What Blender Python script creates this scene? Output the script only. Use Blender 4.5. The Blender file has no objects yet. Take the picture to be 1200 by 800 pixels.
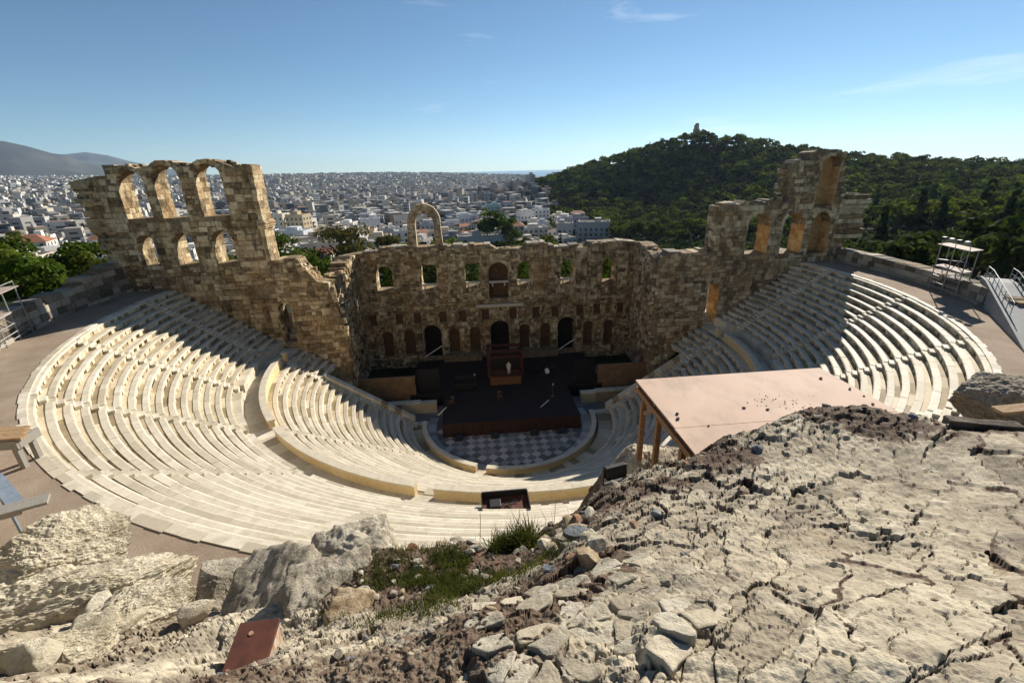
import bpy, math, random
import numpy as np
from mathutils import Vector, Matrix
from mathutils.geometry import delaunay_2d_cdt

random.seed(11)
RNG = np.random.default_rng(11)
S = bpy.context.scene
COL = S.collection
rad = math.radians

# ------------------------------------------------------------------ camera
cam_d = bpy.data.cameras.new('camera')
cam = bpy.data.objects.new('camera', cam_d)
COL.objects.link(cam)
S.camera = cam
cam_d.sensor_width = 36.0
cam_d.lens = 16.0
cam_d.clip_start = 0.05
cam_d.clip_end = 90000.0
CX, CY, CZ = -4.067, -46.527, 27.949
YAW, PIT, ROL = 0.0897, 0.3646, -0.0241
_fw = Vector((math.sin(YAW) * math.cos(PIT), math.cos(YAW) * math.cos(PIT), -math.sin(PIT)))
_r = Vector((math.cos(YAW), -math.sin(YAW), 0))
_u = _r.cross(_fw)
_r2 = math.cos(ROL) * _r + math.sin(ROL) * _u
_u2 = -math.sin(ROL) * _r + math.cos(ROL) * _u
cam.matrix_world = Matrix(((_r2.x, _u2.x, -_fw.x, CX), (_r2.y, _u2.y, -_fw.y, CY), (_r2.z, _u2.z, -_fw.z, CZ), (0, 0, 0, 1)))

# ------------------------------------------------------------------ light
SUN = Vector((0.88, 1.0, 0.68)).normalized()
SUN_EL = math.asin(SUN.z)
SUN_ROT = math.atan2(SUN.x, SUN.y)
W = bpy.data.worlds.new('World')
S.world = W
W.use_nodes = True
wn = W.node_tree
wn.nodes.clear()
w_out = wn.nodes.new('ShaderNodeOutputWorld')
w_bg = wn.nodes.new('ShaderNodeBackground')
w_sky = wn.nodes.new('ShaderNodeTexSky')
w_sky.sky_type = 'NISHITA'
w_sky.sun_disc = False
w_sky.sun_elevation = SUN_EL
w_sky.sun_rotation = SUN_ROT
w_sky.altitude = 150
w_sky.air_density = 0.75
w_sky.dust_density = 0.0
w_sky.ozone_density = 3.5
w_bg.inputs['Strength'].default_value = 0.056
# thin cirrus, the same all round the sky
w_tc = wn.nodes.new('ShaderNodeTexCoord')
w_map = wn.nodes.new('ShaderNodeMapping')
w_map.inputs['Rotation'].default_value = (0.0, rad(-16), rad(120))
w_map.inputs['Location'].default_value = (5, 5, 5)
w_rot = wn.nodes.new('ShaderNodeMapping')
w_rot.inputs['Rotation'].default_value = (0, 0, rad(303))
w_map.inputs['Scale'].default_value = (1.1, 1.1, 9.0)
w_n = wn.nodes.new('ShaderNodeTexNoise')
w_n.inputs['Scale'].default_value = 1.9
w_n.inputs['Detail'].default_value = 7
w_n.inputs['Roughness'].default_value = 0.58
w_n.inputs['Distortion'].default_value = 0.6
w_mr = wn.nodes.new('ShaderNodeMapRange')
w_mr.inputs['From Min'].default_value = 0.585
w_mr.inputs['From Max'].default_value = 0.80
w_mr.inputs['To Max'].default_value = 0.55
w_mix = wn.nodes.new('ShaderNodeMix')
w_mix.data_type = 'RGBA'
w_mix.inputs['B'].default_value = (12.5, 12.8, 13.0, 1)
L = wn.links.new
L(w_tc.outputs['Generated'], w_rot.inputs['Vector'])
L(w_rot.outputs['Vector'], w_map.inputs['Vector'])
L(w_map.outputs['Vector'], w_n.inputs['Vector'])
L(w_n.outputs['Fac'], w_mr.inputs['Value'])
L(w_mr.outputs['Result'], w_mix.inputs['Factor'])
w_tint = wn.nodes.new('ShaderNodeMix')
w_tint.data_type = 'RGBA'
w_tint.blend_type = 'MULTIPLY'
w_tint.inputs['Factor'].default_value = 1.0
w_tint.inputs['B'].default_value = (0.86, 1.02, 1.0, 1)
L(w_sky.outputs['Color'], w_tint.inputs['A'])
L(w_tint.outputs['Result'], w_mix.inputs['A'])
L(w_mix.outputs['Result'], w_bg.inputs['Color'])
L(w_bg.outputs['Background'], w_out.inputs['Surface'])

sun_d = bpy.data.lights.new('sun', 'SUN')
sun_d.energy = 5.0
sun_d.angle = rad(0.53)
sun_d.color = (1.0, 0.93, 0.82)
sun = bpy.data.objects.new('sun', sun_d)
COL.objects.link(sun)
sun.location = (60, 80, 90)
sun.rotation_euler = SUN.to_track_quat('Z', 'Y').to_euler()

S.view_settings.view_transform = 'Standard'
S.view_settings.look = 'None'
S.view_settings.exposure = 0.82
S.view_settings.gamma = 1.0
S.view_settings.use_curve_mapping = False
S.cycles.use_denoising = True
S.cycles.max_bounces = 6
S.cycles.diffuse_bounces = 4
S.cycles.glossy_bounces = 2
S.cycles.transmission_bounces = 2
S.cycles.transparent_max_bounces = 4
S.cycles.volume_bounces = 0
S.cycles.use_adaptive_sampling = True

# ------------------------------------------------------------------ noise
def _h(ix, iy, iz, seed):
    n = (ix.astype(np.int64) * 374761393 + iy.astype(np.int64) * 668265263 + iz.astype(np.int64) * 2147483647 + seed * 974634777) & 0x7fffffff
    n = ((n ^ (n >> 13)) * 1274126177) & 0x7fffffff
    n = ((n ^ (n >> 15)) * 1103515245) & 0x7fffffff
    return ((n ^ (n >> 11)) & 0xffffff) / float(0xffffff)

def vnoise(x, y, z=None, seed=0):
    if z is None:
        z = np.zeros_like(x)
    fx, fy, fz = np.floor(x), np.floor(y), np.floor(z)
    tx, ty, tz = x - fx, y - fy, z - fz
    sx, sy, sz = (t * t * (3 - 2 * t) for t in (tx, ty, tz))
    ix, iy, iz = fx.astype(np.int64), fy.astype(np.int64), fz.astype(np.int64)
    def c(a, b, d):
        return _h(ix + a, iy + b, iz + d, seed)
    def lay(d):
        a = c(0, 0, d) * (1 - sx) + c(1, 0, d) * sx
        b = c(0, 1, d) * (1 - sx) + c(1, 1, d) * sx
        return a * (1 - sy) + b * sy
    l0 = lay(0)
    if not np.any(z):
        return l0 * 2 - 1
    return (l0 * (1 - sz) + lay(1) * sz) * 2 - 1

def fbm(x, y, z=None, seed=0, octv=4, gain=0.5):
    a, s, f = 1.0, 0.0, 1.0
    for o in range(octv):
        s = s + a * vnoise(x * f + 13.7 * o, y * f - 7.1 * o, None if z is None else z * f + 3.3 * o, seed + o)
        a *= gain
        f *= 2.03
    return s

def voro(x, y, seed=0):
    """distance to nearest seed, gap to the second one, id of the cell, offset from its seed"""
    ix, iy = np.floor(x).astype(np.int64), np.floor(y).astype(np.int64)
    f1 = np.full(x.shape, 9.0); f2 = np.full(x.shape, 9.0)
    cid = np.zeros(x.shape); ox = np.zeros(x.shape); oy = np.zeros(x.shape)
    z0 = np.zeros_like(ix)
    for a in (-1, 0, 1):
        for b in (-1, 0, 1):
            jx, jy = ix + a, iy + b
            px = jx + _h(jx, jy, z0, seed); py = jy + _h(jx, jy, z0, seed + 51)
            d = np.hypot(x - px, y - py)
            n = d < f1
            f2 = np.where(n, f1, np.minimum(f2, d))
            cid = np.where(n, _h(jx, jy, z0, seed + 99), cid)
            ox = np.where(n, x - px, ox); oy = np.where(n, y - py, oy)
            f1 = np.where(n, d, f1)
    return f1, f2 - f1, cid, ox, oy

class RBF:
    def __init__(self, pts):
        p = np.array(pts, float)
        self.xy = p[:, :2]
        n = len(p)
        A = np.zeros((n + 3, n + 3))
        A[:n, :n] = np.hypot(p[:, None, 0] - p[None, :, 0], p[:, None, 1] - p[None, :, 1])
        A[:n, n] = 1; A[:n, n + 1] = p[:, 0]; A[:n, n + 2] = p[:, 1]
        A[n:, :n] = A[:n, n:].T
        self.w = np.linalg.solve(A, np.concatenate([p[:, 2], [0, 0, 0]]))
    def __call__(self, x, y):
        x = np.asarray(x, float); y = np.asarray(y, float)
        s = self.w[-3] + self.w[-2] * x + self.w[-1] * y
        for (a, b), w in zip(self.xy, self.w):
            s = s + w * np.hypot(x - a, y - b)
        return s

# ------------------------------------------------------------------ object helpers
def link(o, parent=None):
    COL.objects.link(o)
    if parent is not None:
        o.parent = parent
        o.matrix_parent_inverse = Matrix.Identity(4)
    return o

def tag(o, label=None, cat=None, group=None, kind=None):
    if label: o['label'] = label
    if cat: o['category'] = cat
    if group: o['group'] = group
    if kind: o['kind'] = kind
    return o

def empty(name, loc=(0, 0, 0), label=None, cat=None, group=None, rz=0.0):
    o = bpy.data.objects.new(name, None)
    o.location = loc
    o.rotation_euler = (0, 0, rz)
    o.empty_display_size = 0.1
    link(o)
    return tag(o, label, cat, group)

def mesh_np(name, V, F, tone=None, smooth=False, mats=(), col=None, mat_idx=None, soil=None):
    """V (n,3), F (m,4) or (m,3) arrays"""
    V = np.asarray(V, np.float32); F = np.asarray(F, np.int32)
    me = bpy.data.meshes.new(name)
    k = F.shape[1]
    me.vertices.add(len(V)); me.vertices.foreach_set('co', V.ravel())
    me.loops.add(F.size); me.loops.foreach_set('vertex_index', F.ravel())
    me.polygons.add(len(F))
    me.polygons.foreach_set('loop_start', np.arange(0, F.size, k, dtype=np.int32))
    me.polygons.foreach_set('use_smooth', np.full(len(F), bool(smooth)))
    for m in mats: me.materials.append(m)
    if mat_idx is not None:
        me.polygons.foreach_set('material_index', np.asarray(mat_idx, np.int32))
    me.update(calc_edges=True)
    if tone is not None:
        tone = np.asarray(tone, np.float32)
        a = me.attributes.new('tone', 'FLOAT', 'POINT' if len(tone) == len(V) and len(V) != len(F) else 'FACE')
        a.data.foreach_set('value', tone)
    if soil is not None:
        a = me.attributes.new('soil', 'FLOAT', 'POINT')
        a.data.foreach_set('value', np.asarray(soil, np.float32))
    if col is not None:
        a = me.attributes.new('col', 'FLOAT_COLOR', 'FACE')
        c = np.ones((len(F), 4), np.float32); c[:, :3] = col
        a.data.foreach_set('color', c.ravel())
    return me

class MB:
    """collects boxes, bars, prisms into one mesh"""
    def __init__(self):
        self.v = []; self.f = []; self.t = []; self.m = []
    def add(self, vs, fs, tone=None, mi=0):
        b = len(self.v)
        if tone is None: tone = random.random()
        self.v += [tuple(p) for p in vs]
        for f in fs:
            self.f.append([i + b for i in f]); self.t.append(tone); self.m.append(mi)
        return self
    def box(self, x0, x1, y0, y1, z0, z1, tone=None, mi=0, jit=0.0):
        j = (lambda: random.uniform(-jit, jit)) if jit else (lambda: 0.0)
        vs = [(x + j(), y + j(), z + j()) for z in (z0, z1) for y in (y0, y1) for x in (x0, x1)]
        return self.add(vs, BOXF, tone, mi)
    def obox(self, o, ax, ay, az, tone=None, mi=0):
        """box spanned from corner o by three vectors"""
        o, ax, ay, az = (Vector(q) for q in (o, ax, ay, az))
        vs = [o + ax * a + ay * b + az * c for c in (0, 1) for b in (0, 1) for a in (0, 1)]
        return self.add(vs, BOXF, tone, mi)
    def bar(self, a, b, w, h=None, tone=None, mi=0, up=(0, 0, 1)):
        a, b = Vector(a), Vector(b)
        h = w if h is None else h
        d = (b - a); n = d.normalized()
        s = n.cross(Vector(up))
        if s.length < 1e-4: s = n.cross(Vector((1, 0, 0)))
        s.normalize(); t = s.cross(n)
        return self.obox(a - s * w / 2 - t * h / 2, d, s * w, t * h, tone, mi) if True else self
    def tube(self, pts, r, n=8, tone=None, mi=0, cap=True):
        pts = [Vector(p) for p in pts]
        rs = r if isinstance(r, (list, tuple)) else [r] * len(pts)
        vs, fs = [], []
        for i, p in enumerate(pts):
            d = (pts[min(i + 1, len(pts) - 1)] - pts[max(i - 1, 0)]).normalized()
            s = d.cross(Vector((0, 0, 1)))
            if s.length < 1e-3: s = d.cross(Vector((1, 0, 0)))
            s.normalize(); t = d.cross(s)
            for k in range(n):
                a = 2 * math.pi * k / n
                vs.append(p + (s * math.cos(a) + t * math.sin(a)) * rs[i])
        for i in range(len(pts) - 1):
            for k in range(n):
                fs.append((i * n + k, i * n + (k + 1) % n, (i + 1) * n + (k + 1) % n, (i + 1) * n + k))
        if cap:
            fs.append(tuple(range(n))[::-1]); fs.append(tuple((len(pts) - 1) * n + k for k in range(n)))
        return self.add(vs, fs, tone, mi)
    def arc(self, r0, r1, z0, z1, t0, t1, n=3, c=(0, 0), tone=None, mi=0, jz=0.0):
        vs, fs = [], []
        for i in range(n + 1):
            t = t0 + (t1 - t0) * i / n
            ct, st = math.cos(t), math.sin(t)
            for (r, z) in ((r0, z0), (r1, z0), (r1, z1 + jz), (r0, z1)):
                vs.append((c[0] + r * ct, c[1] + r * st, z))
        for i in range(n):
            a, b = i * 4, i * 4 + 4
            for k in range(4):
                fs.append((a + k, a + (k + 1) % 4, b + (k + 1) % 4, b + k))
        fs.append((3, 2, 1, 0)); fs.append((n * 4, n * 4 + 1, n * 4 + 2, n * 4 + 3))
        return self.add(vs, fs, tone, mi)
    def mesh(self, name, mats):
        me = bpy.data.meshes.new(name)
        me.from_pydata([tuple(v) for v in self.v], [], self.f)
        for m in (mats if isinstance(mats, (list, tuple)) else [mats]): me.materials.append(m)
        a = me.attributes.new('tone', 'FLOAT', 'FACE')
        a.data.foreach_set('value', np.array(self.t, np.float32))
        if any(self.m): me.polygons.foreach_set('material_index', np.array(self.m, np.int32))
        return me
    def build(self, name, mats, parent=None, bevel=0.0, kind=None):
        o = bpy.data.objects.new(name, self.mesh(name, mats))
        link(o, parent)
        if bevel:
            b = o.modifiers.new('bevel', 'BEVEL'); b.width = bevel; b.segments = 2; b.limit_method = 'ANGLE'
        if kind: o['kind'] = kind
        return o
BOXF = [(0, 2, 3, 1), (4, 5, 7, 6), (0, 1, 5, 4), (2, 6, 7, 3), (0, 4, 6, 2), (1, 3, 7, 5)]

def mobj(name, me, parent=None, loc=(0, 0, 0), rot=(0, 0, 0), scale=(1, 1, 1)):
    o = bpy.data.objects.new(name, me)
    o.location = loc; o.rotation_euler = rot; o.scale = scale
    return link(o, parent)

# ------------------------------------------------------------------ materials
class NT:
    def __init__(self, name):
        self.m = bpy.data.materials.new(name); self.m.use_nodes = True
        self.t = self.m.node_tree; self.t.nodes.clear()
        self.out = self.n('ShaderNodeOutputMaterial'); self.b = self.n('ShaderNodeBsdfPrincipled')
        self.l(self.b.outputs[0], self.out.inputs[0])
    def n(self, k, **kw):
        o = self.t.nodes.new(k)
        for a, v in kw.items(): setattr(o, a, v)
        return o
    def l(self, a, b): self.t.links.new(a, b)
    def pos(self, scale=(1, 1, 1)):
        g = self.n('ShaderNodeNewGeometry'); m = self.n('ShaderNodeMapping')
        m.inputs['Scale'].default_value = scale
        self.l(g.outputs['Position'], m.inputs['Vector']); return m.outputs[0]
    def noise(self, vec, scale, detail=4, rough=0.55, dist=0.0):
        n = self.n('ShaderNodeTexNoise')
        n.inputs['Scale'].default_value = scale; n.inputs['Detail'].default_value = detail
        n.inputs['Roughness'].default_value = rough; n.inputs['Distortion'].default_value = dist
        self.l(vec, n.inputs['Vector']); return n.outputs['Fac']
    def vor(self, vec, scale, feature='F1'):
        n = self.n('ShaderNodeTexVoronoi', feature=feature); n.inputs['Scale'].default_value = scale
        self.l(vec, n.inputs['Vector']); return n.outputs['Distance']
    def rng(self, v, a, b, c=0.0, d=1.0):
        n = self.n('ShaderNodeMapRange')
        for k, x in zip(('From Min', 'From Max', 'To Min', 'To Max'), (a, b, c, d)): n.inputs[k].default_value = x
        self.l(v, n.inputs['Value']); return n.outputs[0]
    def mix(self, f, a, b, mode='MIX'):
        n = self.n('ShaderNodeMix', data_type='RGBA', blend_type=mode)
        for k, x in (('A', a), ('B', b)):
            if isinstance(x, (tuple, list)): n.inputs[k].default_value = (*x[:3], 1)
            else: self.l(x, n.inputs[k])
        if isinstance(f, (int, float)): n.inputs['Factor'].default_value = f
        else: self.l(f, n.inputs['Factor'])
        return n.outputs['Result']
    def math(self, op, a, b=None):
        n = self.n('ShaderNodeMath', operation=op)
        for i, x in enumerate((a, b)):
            if x is None: continue
            if isinstance(x, (int, float)): n.inputs[i].default_value = x
            else: self.l(x, n.inputs[i])
        return n.outputs[0]
    def attr(self, name, out='Fac'):
        n = self.n('ShaderNodeAttribute', attribute_name=name); return n.outputs[out]
    def bump(self, h, strength, dist=0.05):
        n = self.n('ShaderNodeBump'); n.inputs['Strength'].default_value = strength; n.inputs['Distance'].default_value = dist
        self.l(h, n.inputs['Height']); self.l(n.outputs[0], self.b.inputs['Normal'])
    def done(self, col, rough=0.85, spec=0.3):
        if isinstance(col, (tuple, list)): self.b.inputs['Base Color'].default_value = (*col[:3], 1)
        else: self.l(col, self.b.inputs['Base Color'])
        if isinstance(rough, (int, float)): self.b.inputs['Roughness'].default_value = rough
        else: self.l(rough, self.b.inputs['Roughness'])
        self.b.inputs['Specular IOR Level'].default_value = spec
        return self.m

def stone(name, dark, mid, light, stain, stain_amt=0.5, ps=0.35, fine=6.0, bump=0.6, bd=0.05, tone_w=0.5, rough=0.9, streak=0.0):
    t = NT(name); p = t.pos()
    big = t.noise(p, ps, 5, 0.6, 0.4)
    f = t.noise(p, fine, 5, 0.65)
    tone = t.attr('tone')
    v = t.math('ADD', t.math('MULTIPLY', tone, tone_w), t.math('MULTIPLY', f, 1.0 - tone_w))
    c = t.mix(t.rng(v, 0.28, 0.49), dark, mid)
    c = t.mix(t.rng(v, 0.49, 0.70), c, light)
    st = t.math('MULTIPLY', t.rng(big, 0.45, 0.68), stain_amt)
    c = t.mix(st, c, stain)
    if streak:
        sk = t.noise(t.pos((1.0, 1.0, 0.22)), 0.9, 6, 0.65, 0.3)
        c = t.mix(t.rng(sk, 0.50, 0.70, 0.0, streak), c, tuple(x * 0.55 for x in dark))
        pt = t.noise(p, 0.55, 7, 0.7, 0.6)
        c = t.mix(t.rng(pt, 0.52, 0.62, 0.0, streak * 0.9), c, tuple(x * 0.8 for x in dark))
    spk = t.noise(p, fine * 4.5, 3, 0.7)
    c = t.mix(t.rng(spk, 0.3, 0.75, 0.75, 1.2), (0, 0, 0), c, 'MIX') if False else t.mix(t.rng(spk, 0.28, 0.45, 0.45, 0.0), c, dark)
    hgt = t.math('ADD', f, t.math('MULTIPLY', spk, 0.5))
    t.bump(hgt, bump, bd)
    return t.done(c, rough, 0.2)

M = {}
M['poros'] = stone('honey_poros_stone', (0.085, 0.062, 0.036), (0.42, 0.315, 0.18), (0.72, 0.60, 0.39), (0.40, 0.225, 0.085), 0.55, 0.33, 2.6, 1.0, 0.10, 0.38, streak=0.75)
M['poros2'] = stone('golden_poros_stone', (0.10, 0.075, 0.045), (0.45, 0.35, 0.21), (0.72, 0.61, 0.41), (0.40, 0.22, 0.075), 0.55, 0.3, 2.6, 1.0, 0.10, 0.38, streak=0.65)
M['core'] = stone('rubble_core', (0.09, 0.063, 0.035), (0.27, 0.20, 0.115), (0.46, 0.365, 0.235), (0.24, 0.135, 0.055), 0.5, 0.5, 2.4, 1.0, 0.18, 0.2, streak=0.5)
M['gold'] = stone('bounce_lit_stone', (0.22, 0.13, 0.05), (0.48, 0.30, 0.13), (0.62, 0.43, 0.22), (0.45, 0.22, 0.07), 0.5, 0.4, 2.6, 0.9, 0.08, 0.3)  # warm bounced light painted into the colour of right-hand jambs and niche backs
M['grey_wall'] = stone('grey_wall_stone', (0.09, 0.075, 0.055), (0.25, 0.215, 0.165), (0.42, 0.37, 0.29), (0.17, 0.13, 0.09), 0.4, 0.4, 4.0, 0.9, 0.07, 0.5)
M['marble'] = stone('pentelic_marble', (0.44, 0.385, 0.285), (0.575, 0.51, 0.395), (0.67, 0.605, 0.485), (0.42, 0.37, 0.285), 0.6, 1.5, 5.0, 0.25, 0.02, 0.55, 0.7)
M['riser'] = stone('marble_riser', (0.26, 0.205, 0.125), (0.50, 0.42, 0.285), (0.64, 0.555, 0.41), (0.42, 0.33, 0.19), 0.5, 0.9, 6.0, 0.4, 0.03, 0.75, 0.8)
M['yellow'] = stone('bounce_tinted_marble', (0.44, 0.33, 0.16), (0.62, 0.48, 0.27), (0.70, 0.58, 0.36), (0.52, 0.38, 0.18), 0.5, 0.7, 5.0, 0.25, 0.02, 0.5, 0.75)  # extra yellow in the colour stands for light bounced onto the parapet faces
M['ring'] = stone('grey_blue_marble', (0.25, 0.26, 0.27), (0.40, 0.41, 0.41), (0.52, 0.52, 0.50), (0.33, 0.32, 0.30), 0.4, 0.9, 5.0, 0.2, 0.02, 0.5, 0.6)
M['tile_w'] = stone('white_floor_tile', (0.30, 0.28, 0.25), (0.41, 0.385, 0.345), (0.50, 0.47, 0.42), (0.40, 0.38, 0.33), 0.3, 0.9, 5.0, 0.15, 0.02, 0.6, 0.55)
M['tile_b'] = stone('dark_floor_tile', (0.15, 0.143, 0.132), (0.20, 0.19, 0.175), (0.25, 0.24, 0.215), (0.09, 0.085, 0.08), 0.3, 0.9, 5.0, 0.15, 0.02, 0.6, 0.5)

def plain(name, col, rough=0.7, var=0.25, scale=6.0, bump=0.2, metal=0.0, spec=0.35):
    t = NT(name); p = t.pos()
    n = t.noise(p, scale, 5, 0.6)
    lo = tuple(c * (1 - var) for c in col); hi = tuple(min(1, c * (1 + var)) for c in col)
    c = t.mix(t.rng(n, 0.3, 0.7), lo, hi)
    t.bump(n, bump, 0.02)
    t.b.inputs['Metallic'].default_value = metal
    return t.done(c, rough, spec)
M['black'] = plain('matt_black', (0.008, 0.007, 0.008), 0.6, 0.3)
M['stage_floor'] = plain('dark_stage_boards', (0.020, 0.012, 0.010), 0.7, 0.3, 2.0)
M['stage_red'] = plain('dark_red_boards', (0.035, 0.012, 0.008), 0.7, 0.3, 3.0)
M['red_frame'] = plain('red_painted_frame', (0.050, 0.008, 0.007), 0.6, 0.2)
M['brown_panel'] = plain('brown_plaster', (0.19, 0.115, 0.058), 0.9, 0.3, 1.2, 0.3)
M['white_board'] = plain('weathered_white_board', (0.50, 0.45, 0.36), 0.8, 0.15, 3.0)
M['door_dark'] = plain('unlit_door_black', (0.012, 0.010, 0.009), 0.9, 0.2)  # black backing painted in place of the unlit space behind the stage doors
M['pale'] = plain('pale_plaster', (0.62, 0.56, 0.48), 0.7, 0.1, 8.0)
M['steel'] = plain('galvanised_steel', (0.30, 0.31, 0.31), 0.5, 0.2, 9.0, 0.1, 0.5)
M['dark_steel'] = plain('dark_steel', (0.03, 0.03, 0.032), 0.5, 0.25, 9.0, 0.1, 0.3)
M['concrete'] = plain('grey_concrete', (0.27, 0.275, 0.27), 0.85, 0.16, 1.6, 0.25)
M['deck'] = plain('scaffold_deck', (0.36, 0.29, 0.24), 0.8, 0.2, 3.0)
M['white_paint'] = plain('white_paint', (0.78, 0.77, 0.74), 0.6, 0.05)
M['orange_wood'] = plain('orange_wood', (0.15, 0.07, 0.028), 0.7, 0.25, 6.0)

t = NT('pink_plywood'); p = t.pos()
n1 = t.noise(p, 1.1, 5, 0.6, 0.3); n2 = t.noise(p, 30, 4, 0.6)
c = t.mix(t.rng(n1, 0.35, 0.7), (0.47, 0.315, 0.225), (0.55, 0.385, 0.285))
c = t.mix(t.rng(t.noise(t.pos((1.6, 0.7, 1)), 1.7, 6, 0.7), 0.48, 0.66, 0.0, 0.7), c, (0.34, 0.25, 0.18))
c = t.mix(t.rng(n2, 0.3, 0.5, 0.22, 0.0), c, (0.36, 0.24, 0.17))
t.bump(n2, 0.2, 0.01); M['plywood'] = t.done(c, 0.75, 0.25)

t = NT('weathered_timber'); p = t.pos((1, 1, 1))
g = t.noise(t.pos((2, 14, 14)), 3.0, 5, 0.6)
c = t.mix(t.rng(g, 0.3, 0.7), (0.17, 0.085, 0.040), (0.36, 0.20, 0.105))
t.bump(g, 0.4, 0.02); M['timber'] = t.done(c, 0.75, 0.25)
t = NT('grey_plank'); g = t.noise(t.pos((3, 20, 8)), 3.0, 6, 0.7)
c = t.mix(t.rng(g, 0.3, 0.7), (0.15, 0.135, 0.115), (0.37, 0.345, 0.30))
t.bump(g, 0.5, 0.02); M['plank'] = t.done(c, 0.85, 0.2)
t = NT('warm_plank'); g = t.noise(t.pos((3, 12, 8)), 2.0, 6, 0.7)
c = t.mix(t.rng(g, 0.3, 0.7), (0.20, 0.115, 0.055), (0.46, 0.32, 0.18))
t.bump(g, 0.5, 0.02); M['warm_plank'] = t.done(c, 0.85, 0.2)

t = NT('rusty_sheet'); p = t.pos()
n1 = t.noise(p, 5, 6, 0.65); n2 = t.noise(p, 40, 4, 0.6)
c = t.mix(t.rng(n1, 0.35, 0.65), (0.060, 0.020, 0.013), (0.115, 0.038, 0.022))
c = t.mix(t.rng(n2, 0.55, 0.75, 0, 0.5), c, (0.05, 0.018, 0.012))
t.bump(n2, 0.25, 0.005); M['rust'] = t.done(c, 0.75, 0.3)
t = NT('rusty_sunlit_sheet'); p = t.pos((3, 3, 1))
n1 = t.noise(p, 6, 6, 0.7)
c = t.mix(t.rng(n1, 0.42, 0.62), (0.45, 0.40, 0.32), (0.30, 0.11, 0.03))  # whitish part paints sunlight on the box side, orange patches are rust
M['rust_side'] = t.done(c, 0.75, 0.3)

t = NT('trodden_earth'); p = t.pos()
n1 = t.noise(p, 0.35, 6, 0.6); n2 = t.noise(p, 14, 5, 0.7); v = t.vor(p, 9.0)
c = t.mix(t.rng(n1, 0.35, 0.65), (0.255, 0.19, 0.135), (0.37, 0.29, 0.215))
c = t.mix(t.rng(n2, 0.52, 0.72, 0, 0.6), c, (0.42, 0.35, 0.28))
c = t.mix(t.rng(v, 0.0, 0.22, 0.5, 0.0), c, (0.44, 0.385, 0.32))
t.bump(t.math('ADD', t.noise(p, 40, 4, 0.7), t.math('MULTIPLY', n2, 0.8)), 0.7, 0.035); M['earth'] = t.done(c, 0.95, 0.1)

t = NT('limestone_bedrock'); p = t.pos()
soil = t.attr('soil'); tone = t.attr('tone')
n1 = t.noise(p, 2.2, 6, 0.62, 0.4); n2 = t.noise(p, 22, 6, 0.7); n3 = t.noise(p, 90, 4, 0.7)
v = t.math('ADD', t.math('MULTIPLY', tone, 0.35), t.math('ADD', t.math('MULTIPLY', n1, 0.4), t.math('MULTIPLY', n2, 0.25)))
c = t.mix(t.rng(v, 0.30, 0.50), (0.18, 0.148, 0.108), (0.345, 0.293, 0.212))
c = t.mix(t.rng(v, 0.50, 0.68), c, (0.50, 0.435, 0.32))
c = t.mix(t.rng(t.noise(p, 1.3, 4, 0.6, 0.8), 0.60, 0.74, 0, 0.5), c, (0.33, 0.24, 0.14))
c = t.mix(t.rng(t.noise(p, 3.4, 6, 0.72, 0.5), 0.50, 0.64, 0, 0.55), c, (0.15, 0.128, 0.10))
c = t.mix(t.rng(t.noise(p, 11.0, 5, 0.7), 0.56, 0.68, 0, 0.55), c, (0.11, 0.095, 0.08))
c = t.mix(t.rng(t.noise(p, 6.0, 5, 0.7), 0.55, 0.66, 0, 0.6), c, (0.54, 0.48, 0.365))
sc = t.mix(t.rng(n2, 0.35, 0.65), (0.058, 0.037, 0.025), (0.15, 0.105, 0.072))
sc = t.mix(t.rng(n3, 0.60, 0.70, 0, 0.6), sc, (0.30, 0.24, 0.185))
sm = t.rng(t.math('ADD', soil, t.math('MULTIPLY', t.math('SUBTRACT', n2, 0.5), 0.7)), 0.42, 0.58)
c = t.mix(sm, c, sc)
c = t.mix(t.rng(n3, 0.30, 0.45, 0.5, 0.0), c, (0.14, 0.115, 0.09))
hgt = t.math('ADD', t.math('MULTIPLY', n2, 0.7), t.math('MULTIPLY', n3, 0.45))
t.bump(hgt, 0.8, 0.016); M['bedrock'] = t.done(c, 0.93, 0.15)

def boulder_mat(name, dark, mid, light, sc=3.0, spots=0.5):
    t = NT(name); g = t.n('ShaderNodeTexCoord'); p = g.outputs['Object']; w = t.pos()
    n1 = t.noise(w, sc, 6, 0.65, 0.5); n2 = t.noise(w, sc * 9, 6, 0.7); n3 = t.noise(w, sc * 30, 3, 0.7)
    c = t.mix(t.rng(n1, 0.36, 0.52), dark, mid); c = t.mix(t.rng(n1, 0.5, 0.66), c, light)
    c = t.mix(t.rng(n2, 0.34, 0.48, spots, 0.0), c, tuple(x * 0.4 for x in dark))
    c = t.mix(t.rng(n2, 0.58, 0.7, 0, 0.5), c, light)
    big = t.noise(w, sc * 2.6, 9, 0.72, 0.3)
    t.bump(t.math('ADD', t.math('MULTIPLY', big, 3.0), t.math('ADD', n2, t.math('MULTIPLY', n3, 0.4))), 0.9, 0.016)
    return t.done(c, 0.95, 0.12)
M['boulder'] = boulder_mat('cream_boulder', (0.36, 0.305, 0.215), (0.50, 0.44, 0.325), (0.63, 0.565, 0.43), 2.6, 0.5)
M['boulder_grey'] = boulder_mat('grey_weathered_block', (0.25, 0.215, 0.16), (0.37, 0.325, 0.25), (0.50, 0.445, 0.355), 4.5, 0.65)
M['boulder_dark'] = boulder_mat('dark_boulder', (0.05, 0.045, 0.04), (0.16, 0.13, 0.10), (0.33, 0.27, 0.20), 1.6, 0.6)
M['stone_warm'] = boulder_mat('warm_stone', (0.32, 0.22, 0.12), (0.50, 0.39, 0.25), (0.60, 0.50, 0.35), 6.0, 0.3)
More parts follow.
